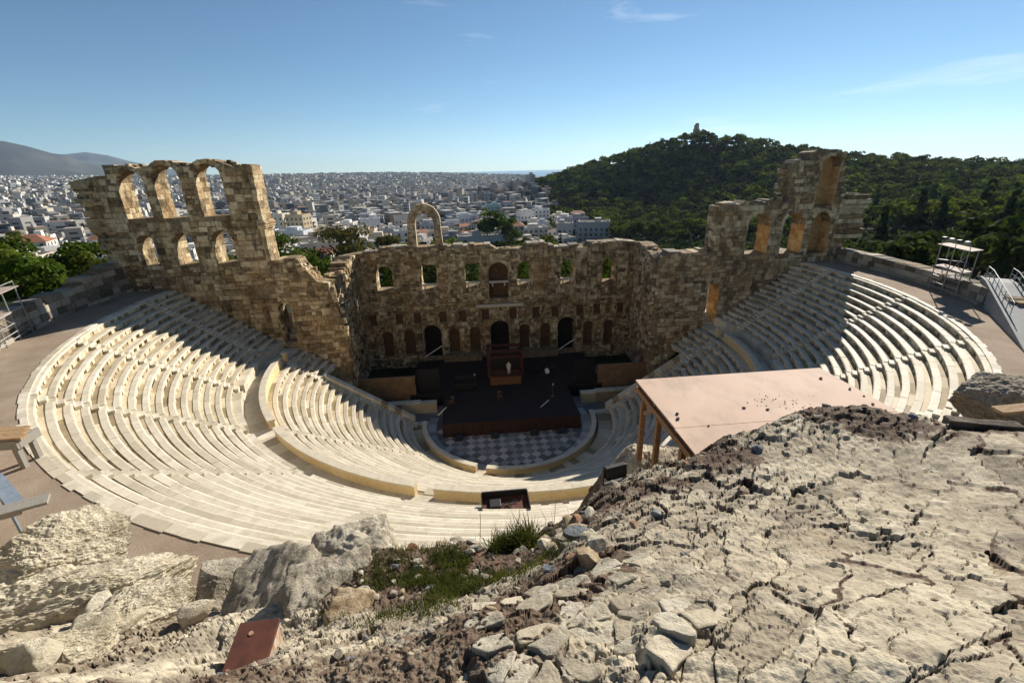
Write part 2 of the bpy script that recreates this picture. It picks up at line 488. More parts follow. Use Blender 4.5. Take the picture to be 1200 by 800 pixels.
M['stone_red'] = boulder_mat('reddish_stone', (0.25, 0.12, 0.07), (0.38, 0.22, 0.14), (0.50, 0.36, 0.26), 6.0, 0.3)
M['stone_blue'] = boulder_mat('blue_grey_stone', (0.16, 0.17, 0.18), (0.27, 0.28, 0.29), (0.40, 0.40, 0.39), 6.0, 0.3)
M['slab'] = boulder_mat('pale_slab', (0.32, 0.275, 0.20), (0.46, 0.41, 0.315), (0.56, 0.505, 0.40), 3.0, 0.35)

def leaf(name, a, b, c3=None, rough=0.6):
    t = NT(name); tone = t.attr('tone')
    oi = t.n('ShaderNodeObjectInfo').outputs['Random']
    c = t.mix(t.rng(tone, 0.1, 0.9), a, b)
    if c3: c = t.mix(t.rng(oi, 0.55, 1.0, 0, 0.6), c, c3)
    tr = t.n('ShaderNodeBsdfTranslucent'); mx = t.n('ShaderNodeMixShader'); mx.inputs[0].default_value = 0.34
    t.l(t.mix(1.0, c, (1.35, 1.45, 0.55), 'MULTIPLY'), tr.inputs['Color'])
    t.l(t.b.outputs[0], mx.inputs[1]); t.l(tr.outputs[0], mx.inputs[2]); t.l(mx.outputs[0], t.out.inputs[0])
    return t.done(c, 0.95, 0.03)
M['pine'] = leaf('pine_needles', (0.007, 0.015, 0.004), (0.100, 0.125, 0.022), (0.105, 0.110, 0.022))
M['pine2'] = leaf('pine_needles_wood', (0.005, 0.011, 0.0035), (0.115, 0.138, 0.024))
M['olive'] = leaf('olive_leaves', (0.018, 0.030, 0.013), (0.060, 0.078, 0.034), (0.050, 0.062, 0.025))
M['bright_leaf'] = leaf('bright_leaves', (0.016, 0.036, 0.006), (0.085, 0.125, 0.016), (0.075, 0.105, 0.015))
M['dry_leaf'] = leaf('brownish_leaves', (0.045, 0.042, 0.016), (0.12, 0.105, 0.035))
M['cypress'] = leaf('cypress_leaves', (0.010, 0.022, 0.008), (0.030, 0.050, 0.018))
M['grass'] = leaf('grass_blades', (0.035, 0.040, 0.014), (0.100, 0.105, 0.034))
M['straw'] = plain('dry_straw', (0.36, 0.28, 0.15), 0.9, 0.2)
M['bark'] = plain('bark', (0.09, 0.065, 0.045), 0.95, 0.3, 5.0, 0.5)

t = NT('city_walls'); c = t.attr('col', 'Color'); nn = t.noise(t.pos(), 0.15, 4, 0.6)
c = t.mix(t.rng(nn, 0.3, 0.7, 0.0, 0.25), c, (0.25, 0.23, 0.2)); M['city'] = t.done(c, 0.85, 0.2)
M['pane'] = plain('window_pane', (0.03, 0.035, 0.045), 0.25, 0.3, 0.5, 0.0, 0.0, 0.5)
t = NT('valley_ground'); p = t.pos(); n = t.noise(p, 0.02, 8, 0.65)
c = t.mix(t.rng(n, 0.40, 0.52), (0.035, 0.045, 0.020), (0.15, 0.135, 0.105)); c = t.mix(t.rng(n, 0.52, 0.64), c, (0.24, 0.22, 0.19))
M['valley'] = t.done(c, 0.95, 0.1)
t = NT('wooded_ground'); n = t.noise(t.pos(), 0.12, 7, 0.65)
c = t.mix(t.rng(n, 0.45, 0.66), (0.010, 0.016, 0.006), (0.040, 0.042, 0.020)); M['wood_ground'] = t.done(c, 0.95, 0.1)
t = NT('bare_mountain'); n = t.noise(t.pos(), 0.0016, 8, 0.6)
c = t.mix(t.rng(n, 0.4, 0.62), (0.028, 0.032, 0.032), (0.07, 0.068, 0.06)); M['mountain'] = t.done(c, 0.95, 0.1)
M['sea'] = plain('sea_water', (0.05, 0.10, 0.15), 0.25, 0.1, 0.001, 0.0)

# ------------------------------------------------------------------ theatre seating
def arc_mesh(r0, r1, z0, z1, t0, t1, n, tone, tilt=0.0):
    # the front edge is worn down a little by sitting
    mb = MB(); vs, fs = [], []; w = random.uniform(.06, .10); dn = random.uniform(.018, .032)
    prof = ((r0 + .012, z0), (r1, z0), (r1, z1 + tilt), (r0 + w, z1), (r0 + .015, z1 - dn), (r0, z1 - dn - .02))
    k = len(prof)
    for i in range(n + 1):
        t = t0 + (t1 - t0) * i / n; ct, st = math.cos(t), math.sin(t)
        for r, z in prof: vs.append((r * ct, r * st, z))
    for i in range(n):
        a, b = i * k, i * k + k
        for q in range(k): fs.append((a + q, a + (q + 1) % k, b + (q + 1) % k, b + q))
    fs.append(tuple(range(k))[::-1]); fs.append(tuple(n * k + q for q in range(k)))
    mb.add(vs, fs, tone)
    return mb.mesh('slab', M['marble'])

def wedge(name, label, group, cat, rows, t0, t1, stair=0.36, ends=None, slab_len=1.45, dens=0.55):
    """rows: list of (front radius, top z, rise, depth); t0<t1 angles; ends: fn(r)->(t0,t1) limits"""
    root = empty(name, (0, 0, 0), label, cat, group)
    for i, (rf, zt, rise, dep) in enumerate(rows):
        a0, a1 = t0 + stair / rf, t1 - stair / rf
        if ends:
            e0, e1 = ends(rf, i); a0, a1 = max(a0, e0), min(a1, e1)
        if (a1 - a0) * rf < 0.4: continue
        row_tone = random.random()
        mb = MB()
        # blocks of the riser, each a little in or out, some missing
        n = max(1, round((a1 - a0) * rf / dens)); da = (a1 - a0) / n
        for k in range(n):
            rec = random.choice((0.04, 0.05, 0.06, 0.07, 0.13)) if random.random() < 0.9 else 0.24
            g = random.uniform(0.006, 0.03) / rf
            mb.arc(rf + rec, rf + dep + 0.1, zt - rise - 0.10, zt - 0.12 - random.choice((0, 0, 0, 0.03)), a0 + k * da + g, a0 + (k + 1) * da - g, 1)
        # tread behind the nosing
        m = max(1, round((a1 - a0) * rf / 2.0)); dm = (a1 - a0) / m
        for k in range(m):
            mb.arc(rf + 0.40, rf + dep + 0.12, zt - 0.20, zt - 0.03 - random.uniform(0, 0.012), a0 + k * dm, a0 + (k + 1) * dm - 0.004 / rf, 2)
        # backing so that no gap is see-through
        mb.arc(rf + 0.26, rf + dep + 0.15, zt - rise - 0.15, zt - 0.14, a0 + 0.05 / rf, a1 - 0.05 / rf, max(2, n // 3), tone=0.1)
        row = mb.build('seat_row', M['riser'], root)
        # loose chips and plugs lying on the tread
        ns = max(1, round((a1 - a0) * rf / (slab_len * random.uniform(0.85, 1.2)))); ds = (a1 - a0) / ns
        cuts = [a0] + [a0 + ds * (k + random.uniform(-0.22, 0.22)) for k in range(1, ns)] + [a1]
        for k in range(ns):
            dz = random.uniform(-0.008, 0.012); dr = random.uniform(-0.012, 0.012)
            me = arc_mesh(rf + dr, rf + 0.39 + dr, zt - 0.13 + dz, zt + dz, cuts[k] + 0.004 / rf, cuts[k + 1] - 0.004 / rf,
                          max(2, int((cuts[k + 1] - cuts[k]) * rf / 0.6)), .62 * row_tone + .38 * random.random(), random.uniform(-0.01, 0.012))
            mobj('slab', me, row)
    return root

# upper cavea: 15 rows, stairs every 18 degrees
UP = [(26.62 + 0.648 * i, 10.62 + 0.42 * i, 0.42, 0.648) for i in range(15)]
LO = [(11.45 + 0.702 * i, 0.98 + 0.468 * i, 0.468, 0.702) for i in range(18)]
YW = 4.30          # front face of the wing walls
def up_ends(r, i):
    e = math.asin((YW - 0.06) / r)
    return (-math.pi - e, e)
def lo_ends(r, i):
    y = 0.55 if i < 13 else 4.0
    e = math.asin(y / r)
    return (-math.pi - e, e)
D18 = rad(18)
upper_names = [
    ('narrow top strip of marble seats in shade against the left arched wall', -180 - 9, -180),
    ('upper marble seat wedge next to the left arched wall, half in shadow', -180, -162),
    ('upper marble seat wedge at far left beside the dirt walkway and scaffold', -162, -144),
    ('upper marble seat wedge at left edge above the curved parapet', -144, -126),
    ('upper marble seat wedge at lower left above the pointed grey block', -126, -108),
    ('upper marble seat wedge in front centre under the black tray', -108, -90),
    ('upper marble seat wedge behind the grassy hollow and rock edge', -90, -72),
    ('upper marble seat wedge under the pink plywood deck, mostly hidden', -72, -54),
    ('upper marble seat wedge right behind the plywood deck corner', -54, -36),
    ('sunlit upper marble seat wedge on the right below the scaffold', -36, -18),
    ('upper marble seat wedge on the right split by the tower shadow', -18, 0),
    ('narrow strip of shaded seats against the right arched wall', 0, 9)]
for lb, a, b in upper_names:
    if a in (-72,):
        pass
    wedge('upper_seating_wedge', lb, 'wedges of the upper seating', 'seating', UP, rad(a), rad(b), ends=up_ends)
lower_names = [
    ('short top rows of lower seats tucked beside the left doorway', -180 - 12, -180),
    ('lower marble seat wedge on the left, cut by the shadow edge', -180, -144),
    ('bright lower marble seat wedge at left centre inside the parapet', -144, -108),
    ('bright lower marble seat wedge in the middle facing the stage', -108, -72),
    ('lower marble seat wedge at right centre seen between the deck posts', -72, -36),
    ('shaded lower marble seat wedge on the right beyond the deck', -36, 0),
    ('short top rows of lower seats beside the right doorway', 0, 12)]
for lb, a, b in lower_names:
    wedge('lower_seating_wedge', lb, 'wedges of the lower seating', 'seating', LO, rad(a), rad(b), ends=lo_ends, stair=0.34)

def stairs(name, label, rows, ang, w, group, top_extra=None):
    mb = MB()
    for (rf, zt, rise, dep) in rows:
        for h in (0, 1):
            r0 = rf - 0.02 + (dep / 2) * h - dep / 2
            z = zt - rise / 2 + (rise / 2) * h - 0.04
            mb.arc(r0, r0 + dep / 2 + 0.25, z - 0.34, z, ang - w / 2 / rf, ang + w / 2 / rf, 1)
    o = mb.build(name, M['marble'])
    return tag(o, label, 'stairs', group)
un = ['shaded stair between seats at the left wall', 'stair at far left between sunlit upper seats', 'stair at left edge between upper seats above the walkway',
      'stair at lower left between upper seats', 'stair near front centre left of the black tray', 'stair in the middle behind the black tray',
      'hidden stair right of the grassy hollow', 'stair covered by the plywood deck', 'stair between sunlit right upper seats near the deck', 'stair between right upper seats at the shadow edge', 'shaded stair along the right arched wall']
for k in range(11):
    stairs('upper_stairway', un[k], UP, rad(-180 + 18 * k), 0.78, 'stairs of the upper seating')
ln = ['shaded stair at left end of the lower seats', 'stair at left between lower marble seats', 'stair in lower seats leading to the parapet gap', 'stair in lower seats right of centre beside the floodlight', 'shaded stair in lower seats behind the deck posts', 'shaded stair at right end of the lower seats']
for k in range(6):
    stairs('lower_stairway', ln[k], LO, rad(-180 + 36 * k), 0.72, 'stairs of the lower seating')

# podium of the upper seats, notched at every second stair
pod = empty('upper_podium', (0, 0, 0), 'smooth marble podium wall under the lowest upper row', 'podium')
e26 = math.asin((YW - 0.06) / 26)
edges = [-math.pi - e26] + [rad(-180 + 18 * k) for k in range(11)] + [e26]
for a, b in zip(edges[:-1], edges[1:]):
    g0 = 0.8 / 26 if a != edges[0] else 0
    g1 = 0.8 / 26 if b != edges[-1] else 0
    n = max(1, round((b - a) * 26 / 1.5)); d = (b - a - g0 - g1) / n
    for k in range(n):
        mb = MB(); t0 = a + g0 + k * d
        mb.arc(26.0, 26.75, 8.6, 10.16 + random.uniform(-.006, .006), t0 + .0003, t0 + d - .0003, 3)
        mb.build('podium_block', M['marble'], pod)
mb = MB()
for k in range(11):
    a = rad(-180 + 18 * k)
    for j in range(5):
        r = 25.75 + 0.2 * j
        mb.arc(r, 27.2, 8.9 + .24 * j, 9.2 + .24 * j, a - .76 / 26, a + .76 / 26, 2)
st = mb.build('podium_step', M['marble'], pod)

# diazoma walkway and parapet above the lower seats
e = math.asin(4.2 / 25)
mb = MB()
for k in range(60):
    a0 = -math.pi - e + (math.pi + 2 * e) * k / 60; a1 = -math.pi - e + (math.pi + 2 * e) * (k + 1) / 60
    mb.arc(24.4, 26.1, 8.4, 9.18 - random.uniform(0, .01), a0, a1 - .0002, 2)
tag(mb.build('diazoma_walkway', M['marble']), kind='structure')
par = empty('diazoma_parapet', (0, 0, 0), 'curved marble parapet wall, yellowish from painted bounce light, between lower and upper seats', 'parapet')
ep = math.asin(1.2 / 24.5)
gaps = [rad(-180 + 36 * k) for k in range(0, 6)]
n = 58
for k in range(n):
    a0 = -math.pi - ep + (math.pi + 2 * ep) * k / n; a1 = -math.pi - ep + (math.pi + 2 * ep) * (k + 1) / n
    for g in gaps:
        h = 0.62 / 24.5
        if a0 < g - h < a1: a1 = g - h
        if a0 < g + h < a1: a0 = g + h
        if a0 >= g - h - 1e-9 and a1 <= g + h + 1e-9: a1 = a0
    if a1 - a0 < 0.004: continue
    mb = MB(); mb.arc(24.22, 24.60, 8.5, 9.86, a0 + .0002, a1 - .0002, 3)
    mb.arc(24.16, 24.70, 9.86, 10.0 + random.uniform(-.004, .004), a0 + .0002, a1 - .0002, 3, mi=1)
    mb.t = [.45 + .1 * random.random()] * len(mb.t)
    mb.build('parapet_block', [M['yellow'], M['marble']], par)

# ------------------------------------------------------------------ orchestra
OX, OY = -0.45, -0.24
mb = MB(); mb.arc(0.01, 12.2, -0.6, -0.02, -math.pi - .3, .3, 60); mb.box(-20, 20, -1, 19, -0.7, -0.03)
of = tag(mb.build('orchestra_floor', M['tile_b']), kind='structure')
ts = 0.80
tm = []
for mname in ('tile_w', 'tile_b'):
    for q in range(3):
        b = MB(); h = ts * math.sqrt(.5) - .012
        b.add([(h, 0, 0), (0, h, 0), (-h, 0, 0), (0, -h, 0), (h, 0, .03), (0, h, .03), (-h, 0, .03), (0, -h, .03)],
              [(4, 5, 6, 7), (0, 1, 5, 4), (1, 2, 6, 5), (2, 3, 7, 6), (3, 0, 4, 7)], tone=q / 2.0)
        tm.append(b.mesh('tile', M[mname]))
dg = ts * math.sqrt(2)
for i in range(-10, 11):
    for j in range(-22, 4):
        x, y = i * dg + (dg / 2 if j % 2 else 0), j * dg / 2 + 0.3
        if math.hypot(x, y) < 8.05 and y < -0.4:
            mobj('floor_tile', tm[(3 if j % 2 else 0) + random.randrange(3)], of, (OX + x, OY + y, 0.0 + random.uniform(-.003, .003)))
mb = MB()
for k in range(40):
    a0 = -math.pi - .25 + (math.pi + .5) * k / 40; a1 = -math.pi - .25 + (math.pi + .5) * (k + 1) / 40
    mb.arc(8.45, 9.52, -0.2, 0.16 - random.uniform(0, .006), a0, a1 - .0005, 2, c=(OX, OY))
tag(mb.build('orchestra_ring', M['ring']), 'grey marble ring around the chequered orchestra floor', 'ring')
op = empty('orchestra_parapet', (0, 0, 0), 'low marble wall, yellow from painted bounce light, curving around the orchestra', 'parapet')
n = 30
for k in range(n):
    a0 = -math.pi - .02 + (math.pi + .04) * k / n; a1 = -math.pi - .02 + (math.pi + .04) * (k + 1) / n
    mid = (a0 + a1) / 2
    if abs(mid - rad(-112)) < .05 or abs(mid - rad(-65)) < .03: continue
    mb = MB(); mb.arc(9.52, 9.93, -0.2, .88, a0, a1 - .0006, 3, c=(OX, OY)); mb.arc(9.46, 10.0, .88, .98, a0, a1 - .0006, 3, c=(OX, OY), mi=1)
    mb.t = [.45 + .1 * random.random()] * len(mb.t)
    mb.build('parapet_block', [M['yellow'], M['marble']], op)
mb = MB()
for k in range(40):
    a0 = -math.pi - .1 + (math.pi + .2) * k / 40; a1 = -math.pi - .1 + (math.pi + .2) * (k + 1) / 40
    mb.arc(9.9, 11.9, -0.3, 0.28 - random.uniform(0, .008), a0, a1 - .0005, 2)
tag(mb.build('orchestra_walkway', M['riser']), kind='structure')

# end walls of the lower seats beside the stage
for sx, lb in ((-1, 'sloping marble edge wall at left end of the lower seats'), (1, 'sloping marble edge wall at right end of the lower seats')):
    root = empty('seating_end_wall', (0, 0, 0), lb, 'wall', 'end walls of the lower seats')
    for i in range(13):
        rf, zt, rise, dep = LO[i]
        x0, x1 = rf - 0.1, rf + dep - 0.11
        mb = MB()
        mb.add([(sx * x, y, z) for y in (0.30, 0.98) for x, z in ((x0, -.3), (x1, -.3), (x1, zt + rise + .22), (x0, zt + .22))],
               [(0, 1, 2, 3), (7, 6, 5, 4), (3, 2, 6, 7), (0, 4, 5, 1), (1, 5, 6, 2), (0, 3, 7, 4)])
        mb.build('coping_block', M['riser'] if i % 3 else M['marble'], root)
# ------------------------------------------------------------------ ruined walls
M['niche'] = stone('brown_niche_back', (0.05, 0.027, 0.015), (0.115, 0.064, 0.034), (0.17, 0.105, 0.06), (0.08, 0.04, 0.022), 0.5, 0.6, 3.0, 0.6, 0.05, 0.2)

def arch_poly(o, n=9):
    """outline of an opening, counter-clockwise"""
    x0, x1, z0, zt = o['x0'], o['x1'], o['z0'], o['zt']
    if not o.get('arch', True):
        return [(x0, z0), (x1, z0), (x1, zt), (x0, zt)]
    r = (x1 - x0) / 2; c = (x0 + x1) / 2; rz = min(r, zt - z0 - 0.1); zs = zt - rz
    pts = [(x0, z0), (x1, z0), (x1, zs)]
    for k in range(1, n):
        a = math.pi * k / n
        pts.append((c + r * math.cos(a), zs + rz * math.sin(a)))
    pts.append((x0, zs))
    return pts

def in_poly(p, poly):
    x, y = p; c = False
    for (x0, y0), (x1, y1) in zip(poly, poly[1:] + poly[:1]):
        if (y0 > y) != (y1 > y) and x < (x1 - x0) * (y - y0) / (y1 - y0) + x0: c = not c
    return c

def half_span(o, za, zb):
    """interval of the opening between heights za and zb, or None"""
    x0, x1, z0, zt = o['x0'], o['x1'], o['z0'], o['zt']
    if zb <= z0 or za >= zt: return None
    if not o.get('arch', True): return x0, x1
    r = (x1 - x0) / 2; c = (x0 + x1) / 2; rz = min(r, zt - z0 - 0.1); zs = zt - rz
    z = max(za, z0)
    if z <= zs: return x0, x1
    q = max(0.0, 1 - ((z - zs) / rz) ** 2)
    return c - r * math.sqrt(q), c + r * math.sqrt(q)

def tri_fill(outer, holes):
    pts = []; edges = []
    for poly in [outer] + holes:
        b = len(pts); m = len(poly)
        pts += [Vector(p) for p in poly]
        edges += [(b + k, b + (k + 1) % m) for k in range(m)]
    v, _, f, *_ = delaunay_2d_cdt(pts, edges, [], 0, 1e-5)
    v = [tuple(p) for p in v]; out = []
    for t in f:
        c = (sum(v[i][0] for i in t) / 3, sum(v[i][1] for i in t) / 3)
        if in_poly(c, outer) and not any(in_poly(c, h) for h in holes): out.append(tuple(t))
    return v, out

def ragged(pts, step=0.9, amp=0.28):
    """broken stone steps between coarse points of a wall top"""
    out = [pts[0]]
    for (a, b), (c, d) in zip(pts[:-1], pts[1:]):
        L_ = math.hypot(c - a, d - b); n = max(1, int(L_ / step))
        for k in range(1, n):
            f = (k + random.uniform(-.3, .3)) / n
            z = b + (d - b) * f + random.uniform(-amp, amp)
            u = a + (c - a) * f
            out.append((u, out[-1][1])) if abs(c - a) > abs(d - b) and random.random() < .7 else None
            out.append((u + 0.001, z))
        out.append((c, d))
    return out

def wall(name, label, outline, openings, P, thick, mats, hh=(0.45, 0.65), ww=(0.6, 1.35), cat='wall', proud=(0.03, 0.13), keep=300, jamb=True, voussoir=True, coping=None, extra_stone=None, group=None, ashlar=.5, drop_out=.04, bounce_jambs=False):
    root = empty(name, (0, 0, 0), label, cat, group)
    m_stone, m_core = mats
    holes_all = [arch_poly(o) for o in openings]
    thr = [arch_poly(o) for o in openings if o.get('depth') is None]
    core = MB()
    v, f = tri_fill(outline, holes_all)
    core.add([P(a, 0.09, b) for a, b in v], f, 0.4)
    v, f = tri_fill(outline, thr)
    core.add([P(a, thick, b) for a, b in v], [t[::-1] for t in f], 0.4)
    def band(poly, d0, d1, flip):
        m = len(poly)
        for k in range(m):
            a, b = poly[k], poly[(k + 1) % m]
            q = [P(*(a[0], d0, a[1])), P(b[0], d0, b[1]), P(b[0], d1, b[1]), P(a[0], d1, a[1])]
            core.add(q, [(0, 1, 2, 3) if flip else (3, 2, 1, 0)], random.uniform(.2, .7))
    band(outline, 0.09, thick, False)
    for o, h in zip(openings, holes_all):
        d = o.get('depth')
        band(h, 0.09, thick if d is None else d, True)
        if d is not None:
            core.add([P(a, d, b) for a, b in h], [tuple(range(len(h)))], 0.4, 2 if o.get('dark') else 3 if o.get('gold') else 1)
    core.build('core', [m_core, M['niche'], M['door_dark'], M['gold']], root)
    # facing stones
    z_lo = min(b for _, b in outline); z_hi = max(b for _, b in outline)
    u_lo = min(a for a, _ in outline); u_hi = max(a for a, _ in outline)
    stones = []
    cells = []
    def split(u0, u1, z0, z1):
        w, h = u1 - u0, z1 - z0
        if h > hh[1] * 1.25 or (h > hh[0] * 1.5 and w < ww[1] and random.random() < .4):
            m = z0 + h * random.uniform(.38, .62); split(u0, u1, z0, m); split(u0, u1, m, z1)
        elif w > ww[1] or (w > ww[0] * 1.8 and random.random() < .45):
            m = u0 + w * random.uniform(.3, .7); split(u0, m, z0, z1); split(m, u1, z0, z1)
        else: cells.append((u0, u1, z0, z1))
    z = z_lo
    while z < z_hi - 0.1:
        if random.random() < ashlar:
            h = random.uniform(*hh); u = u_lo - random.random() * ww[1]
            while u < u_hi:
                w = random.uniform(*ww); cells.append((u, u + w, z, z + h)); u += w
        else:
            h = random.uniform(hh[1] * 1.5, hh[1] * 2.6); u = u_lo - random.random() * ww[1]
            while u < u_hi:
                w = random.uniform(ww[1], ww[1] * 2.4); split(u, u + w, z, z + h); u += w
        z += h
    for (u, ue, z, ze) in cells:
        if random.random() < drop_out: continue
        h = ze - z
        blocked = [s for s in (half_span(o, z + .04, z + h) for o in openings) if s]
        if True:
            segs = [(u, ue)]
            for (a, b) in blocked:
                ns = []
                for (s, e_) in segs:
                    if e_ <= a or s >= b: ns.append((s, e_)); continue
                    if s < a: ns.append((s, a))
                    if e_ > b: ns.append((b, e_))
                segs = ns
            for s, e_ in segs:
                if e_ - s < 0.16: continue
                ok = all(in_poly(q, outline) for q in ((s + .05, z + .05), (e_ - .05, z + .05), (s + .05, z + h - .06), (e_ - .05, z + h - .06)))
                if ok: stones.append((s, e_, z, z + h))
    def add_stone(mb, s, e_, z0, z1, dep=0.22, pr=None):
        g = random.uniform(0.0, 0.028); c = random.uniform(.02, .08)
        pr = random.uniform(*proud) if pr is None else pr
        j = lambda: random.uniform(-.035, .035)
        f0 = 0.09 - pr
        vs = [P(s + g, dep, z0 + g), P(e_ - g, dep, z0 + g), P(e_ - g, dep, z1 - g), P(s + g, dep, z1 - g),
              P(s + g + j(), f0 + c, z0 + g + j()), P(e_ - g + j(), f0 + c, z0 + g + j()), P(e_ - g + j(), f0 + c, z1 - g + j()), P(s + g + j(), f0 + c, z1 - g + j()),
              P(s + g + c, f0 + j(), z0 + g + c), P(e_ - g - c, f0 + j(), z0 + g + c), P(e_ - g - c, f0 + j(), z1 - g - c), P(s + g + c, f0 + j(), z1 - g - c)]
        fs = [(8, 9, 10, 11)]
        for a in (0, 4):
            for k in range(4): fs.append((a + k, a + (k + 1) % 4, a + 4 + (k + 1) % 4, a + 4 + k))
        mb.add(vs, fs, random.random())
    stones.sort(key=lambda q: -(q[1] - q[0]) * (q[3] - q[2]))
    for k, q in enumerate(stones[:keep]):
        mb = MB(); add_stone(mb, *q); mb.build('stone_block', m_stone, root)
    rest = MB()
    for q in stones[keep:]: add_stone(rest, *q)
    if jamb:
        for o in openings:
            d = o.get('depth') or thick
            r = (o['x1'] - o['x0']) / 2
            zs = o['zt'] - (min(r, o['zt'] - o['z0'] - .1) if o.get('arch', True) else 0)
            for side in (0, 1):
                z = o['z0']
                while z < zs - .15:
                    h = min(random.uniform(.4, .7), zs - z)
                    dd = 0.02
                    while dd < d - .1:
                        w = min(random.uniform(.5, 1.2), d - dd)
                        pr = random.uniform(.01, .06)
                        x = o['x0'] - .1 if side == 0 else o['x1'] + .1
                        x2 = o['x0'] + pr if side == 0 else o['x1'] - pr
                        a, b = min(x, x2), max(x, x2)
                        vs = [P(xx, yy, zz) for zz in (z + .012, z + h - .012) for yy in (dd + .012, dd + w - .012) for xx in (a, b)]
                        rest.add(vs, BOXF, None, 1 if (o.get('gold') or bounce_jambs) and side == 1 else 0)
                        dd += w
                    z += h
    if voussoir:
        for o in openings:
            if not o.get('arch', True) or o.get('nov'): continue
            r = (o['x1'] - o['x0']) / 2; c = (o['x0'] + o['x1']) / 2; rz = min(r, o['zt'] - o['z0'] - .1); zs = o['zt'] - rz
            n = max(7, int(r * 5)); t_ = 0.28 + 0.12 * r
            for k in range(n):
                a0, a1 = math.pi * k / n + .02, math.pi * (k + 1) / n - .02
                tt = t_ * random.uniform(.85, 1.15)
                q = [(c + rr * s_ * math.cos(a), zs + (rr if s_ == 1 else rr) * math.sin(a) * (rz / r)) for rr, a, s_ in ((r + .01, a0, 1), (r + tt, a0, 1), (r + tt, a1, 1), (r + .01, a1, 1))]
                pr = random.uniform(.08, .15)
                vs = [P(a, 0.09 - pr, b) for a, b in q] + [P(a, 0.5, b) for a, b in q]
                rest.add(vs, [(0, 1, 2, 3), (0, 4, 5, 1), (1, 5, 6, 2), (2, 6, 7, 3), (3, 7, 4, 0)])
    if extra_stone: extra_stone(rest)
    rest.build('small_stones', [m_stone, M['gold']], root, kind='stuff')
    # broken stones lying on top
    if coping:
        for (a, b, z) in coping:
            u = a
            while u < b - .2:
                w = random.uniform(.5, 1.5); h = random.uniform(.12, .42); d0 = random.uniform(-.06, .4); d1 = thick - random.uniform(0, .5)
                if random.random() < .85:
                    mb = MB()
                    j = lambda: random.uniform(-.05, .05)
                    vs = [P(uu + j(), dd + j(), zz + (j() if zz > z else 0)) for zz in (z - .12, z + h) for dd in (d0, d1) for uu in (u, min(u + w, b) - .03)]
                    mb.add(vs, BOXF); mb.build('coping_stone', M['grey_wall'] if random.random() < .6 else m_stone, root)
                u += w
    return root

def broken_edge(rest, P, line, thick, per=5.0, s0=.25, s1=.75):
    """rubble blocks sticking out along a broken edge of a wall"""
    for (a, b), (c, d) in zip(line[:-1], line[1:]):
        L_ = math.hypot(c - a, d - b)
        for _ in range(int(L_ * per * thick / 1.6)):
            f = random.random(); u, z = a + (c - a) * f, b + (d - b) * f
            w, h, e_ = (random.uniform(s0, s1) for _ in range(3)); dd = random.uniform(-.05, thick - e_ + .05)
            j = lambda: random.uniform(-.07, .07)
            u += random.uniform(-.18, .12); z += random.uniform(-.2, .1)
            rest.add([P(u + q * w + j(), dd + r * e_ + j(), z + t * h * .75 + j()) for t in (-.5, .5) for r in (0, 1) for q in (-.5, .5)], BOXF)

def op(x0, x1, z0, zt, **k): return dict(x0=x0, x1=x1, z0=z0, zt=zt, **k)
PW = lambda u, d, z: (u, YW + d, z)

# left wing wall with its three storeys of arches
top = ragged([(-38.95, 28.1), (-38.9, 28.95), (-36.6, 28.95)], .8, .15) + ragged([(-36.0, 28.7), (-35.0, 28.75), (-34.2, 29.1), (-33.3, 29.4), (-32.3, 29.15), (-31.4, 28.75), (-30.4, 29.15), (-29.4, 29.45), (-28.3, 29.2), (-27.2, 28.75), (-26.4, 28.5), (-26.0, 28.9), (-25.22, 28.8)], .7, .16)
left_out = [(-40.0, 9.0), (-24.9, 9.0), (-18.7, 3.0), (-18.55, 9.0)] + ragged([(-18.75, 11.5), (-19.1, 13.4), (-19.6, 14.9), (-19.75, 16.4)], .6, .12) + ragged([(-20.8, 16.7), (-21.5, 17.7), (-22.2, 18.6), (-22.4, 19.2), (-24.6, 19.25), (-25.2, 19.2)], .7, .1) + top[::-1] + ragged([(-39.2, 28.1), (-42.0, 27.7)], .8, .12) + ragged([(-41.9, 26.4), (-41.6, 24.5), (-41.5, 23.0), (-41.0, 21.0), (-40.4, 19.5), (-40.0, 17.0)], .8, .22)
left_op = [op(-38.1, -35.6, 23.95, 28.6), op(-34.7, -32.2, 23.9, 28.98), op(-30.8, -28.2, 23.95, 29.02),
           op(-38.0, -36.25, 19.15, 22.35), op(-34.45, -32.4, 19.1, 22.45), op(-30.6, -28.5, 19.1, 22.6),
           op(-25.5, -24.1, 9.9, 14.5)]
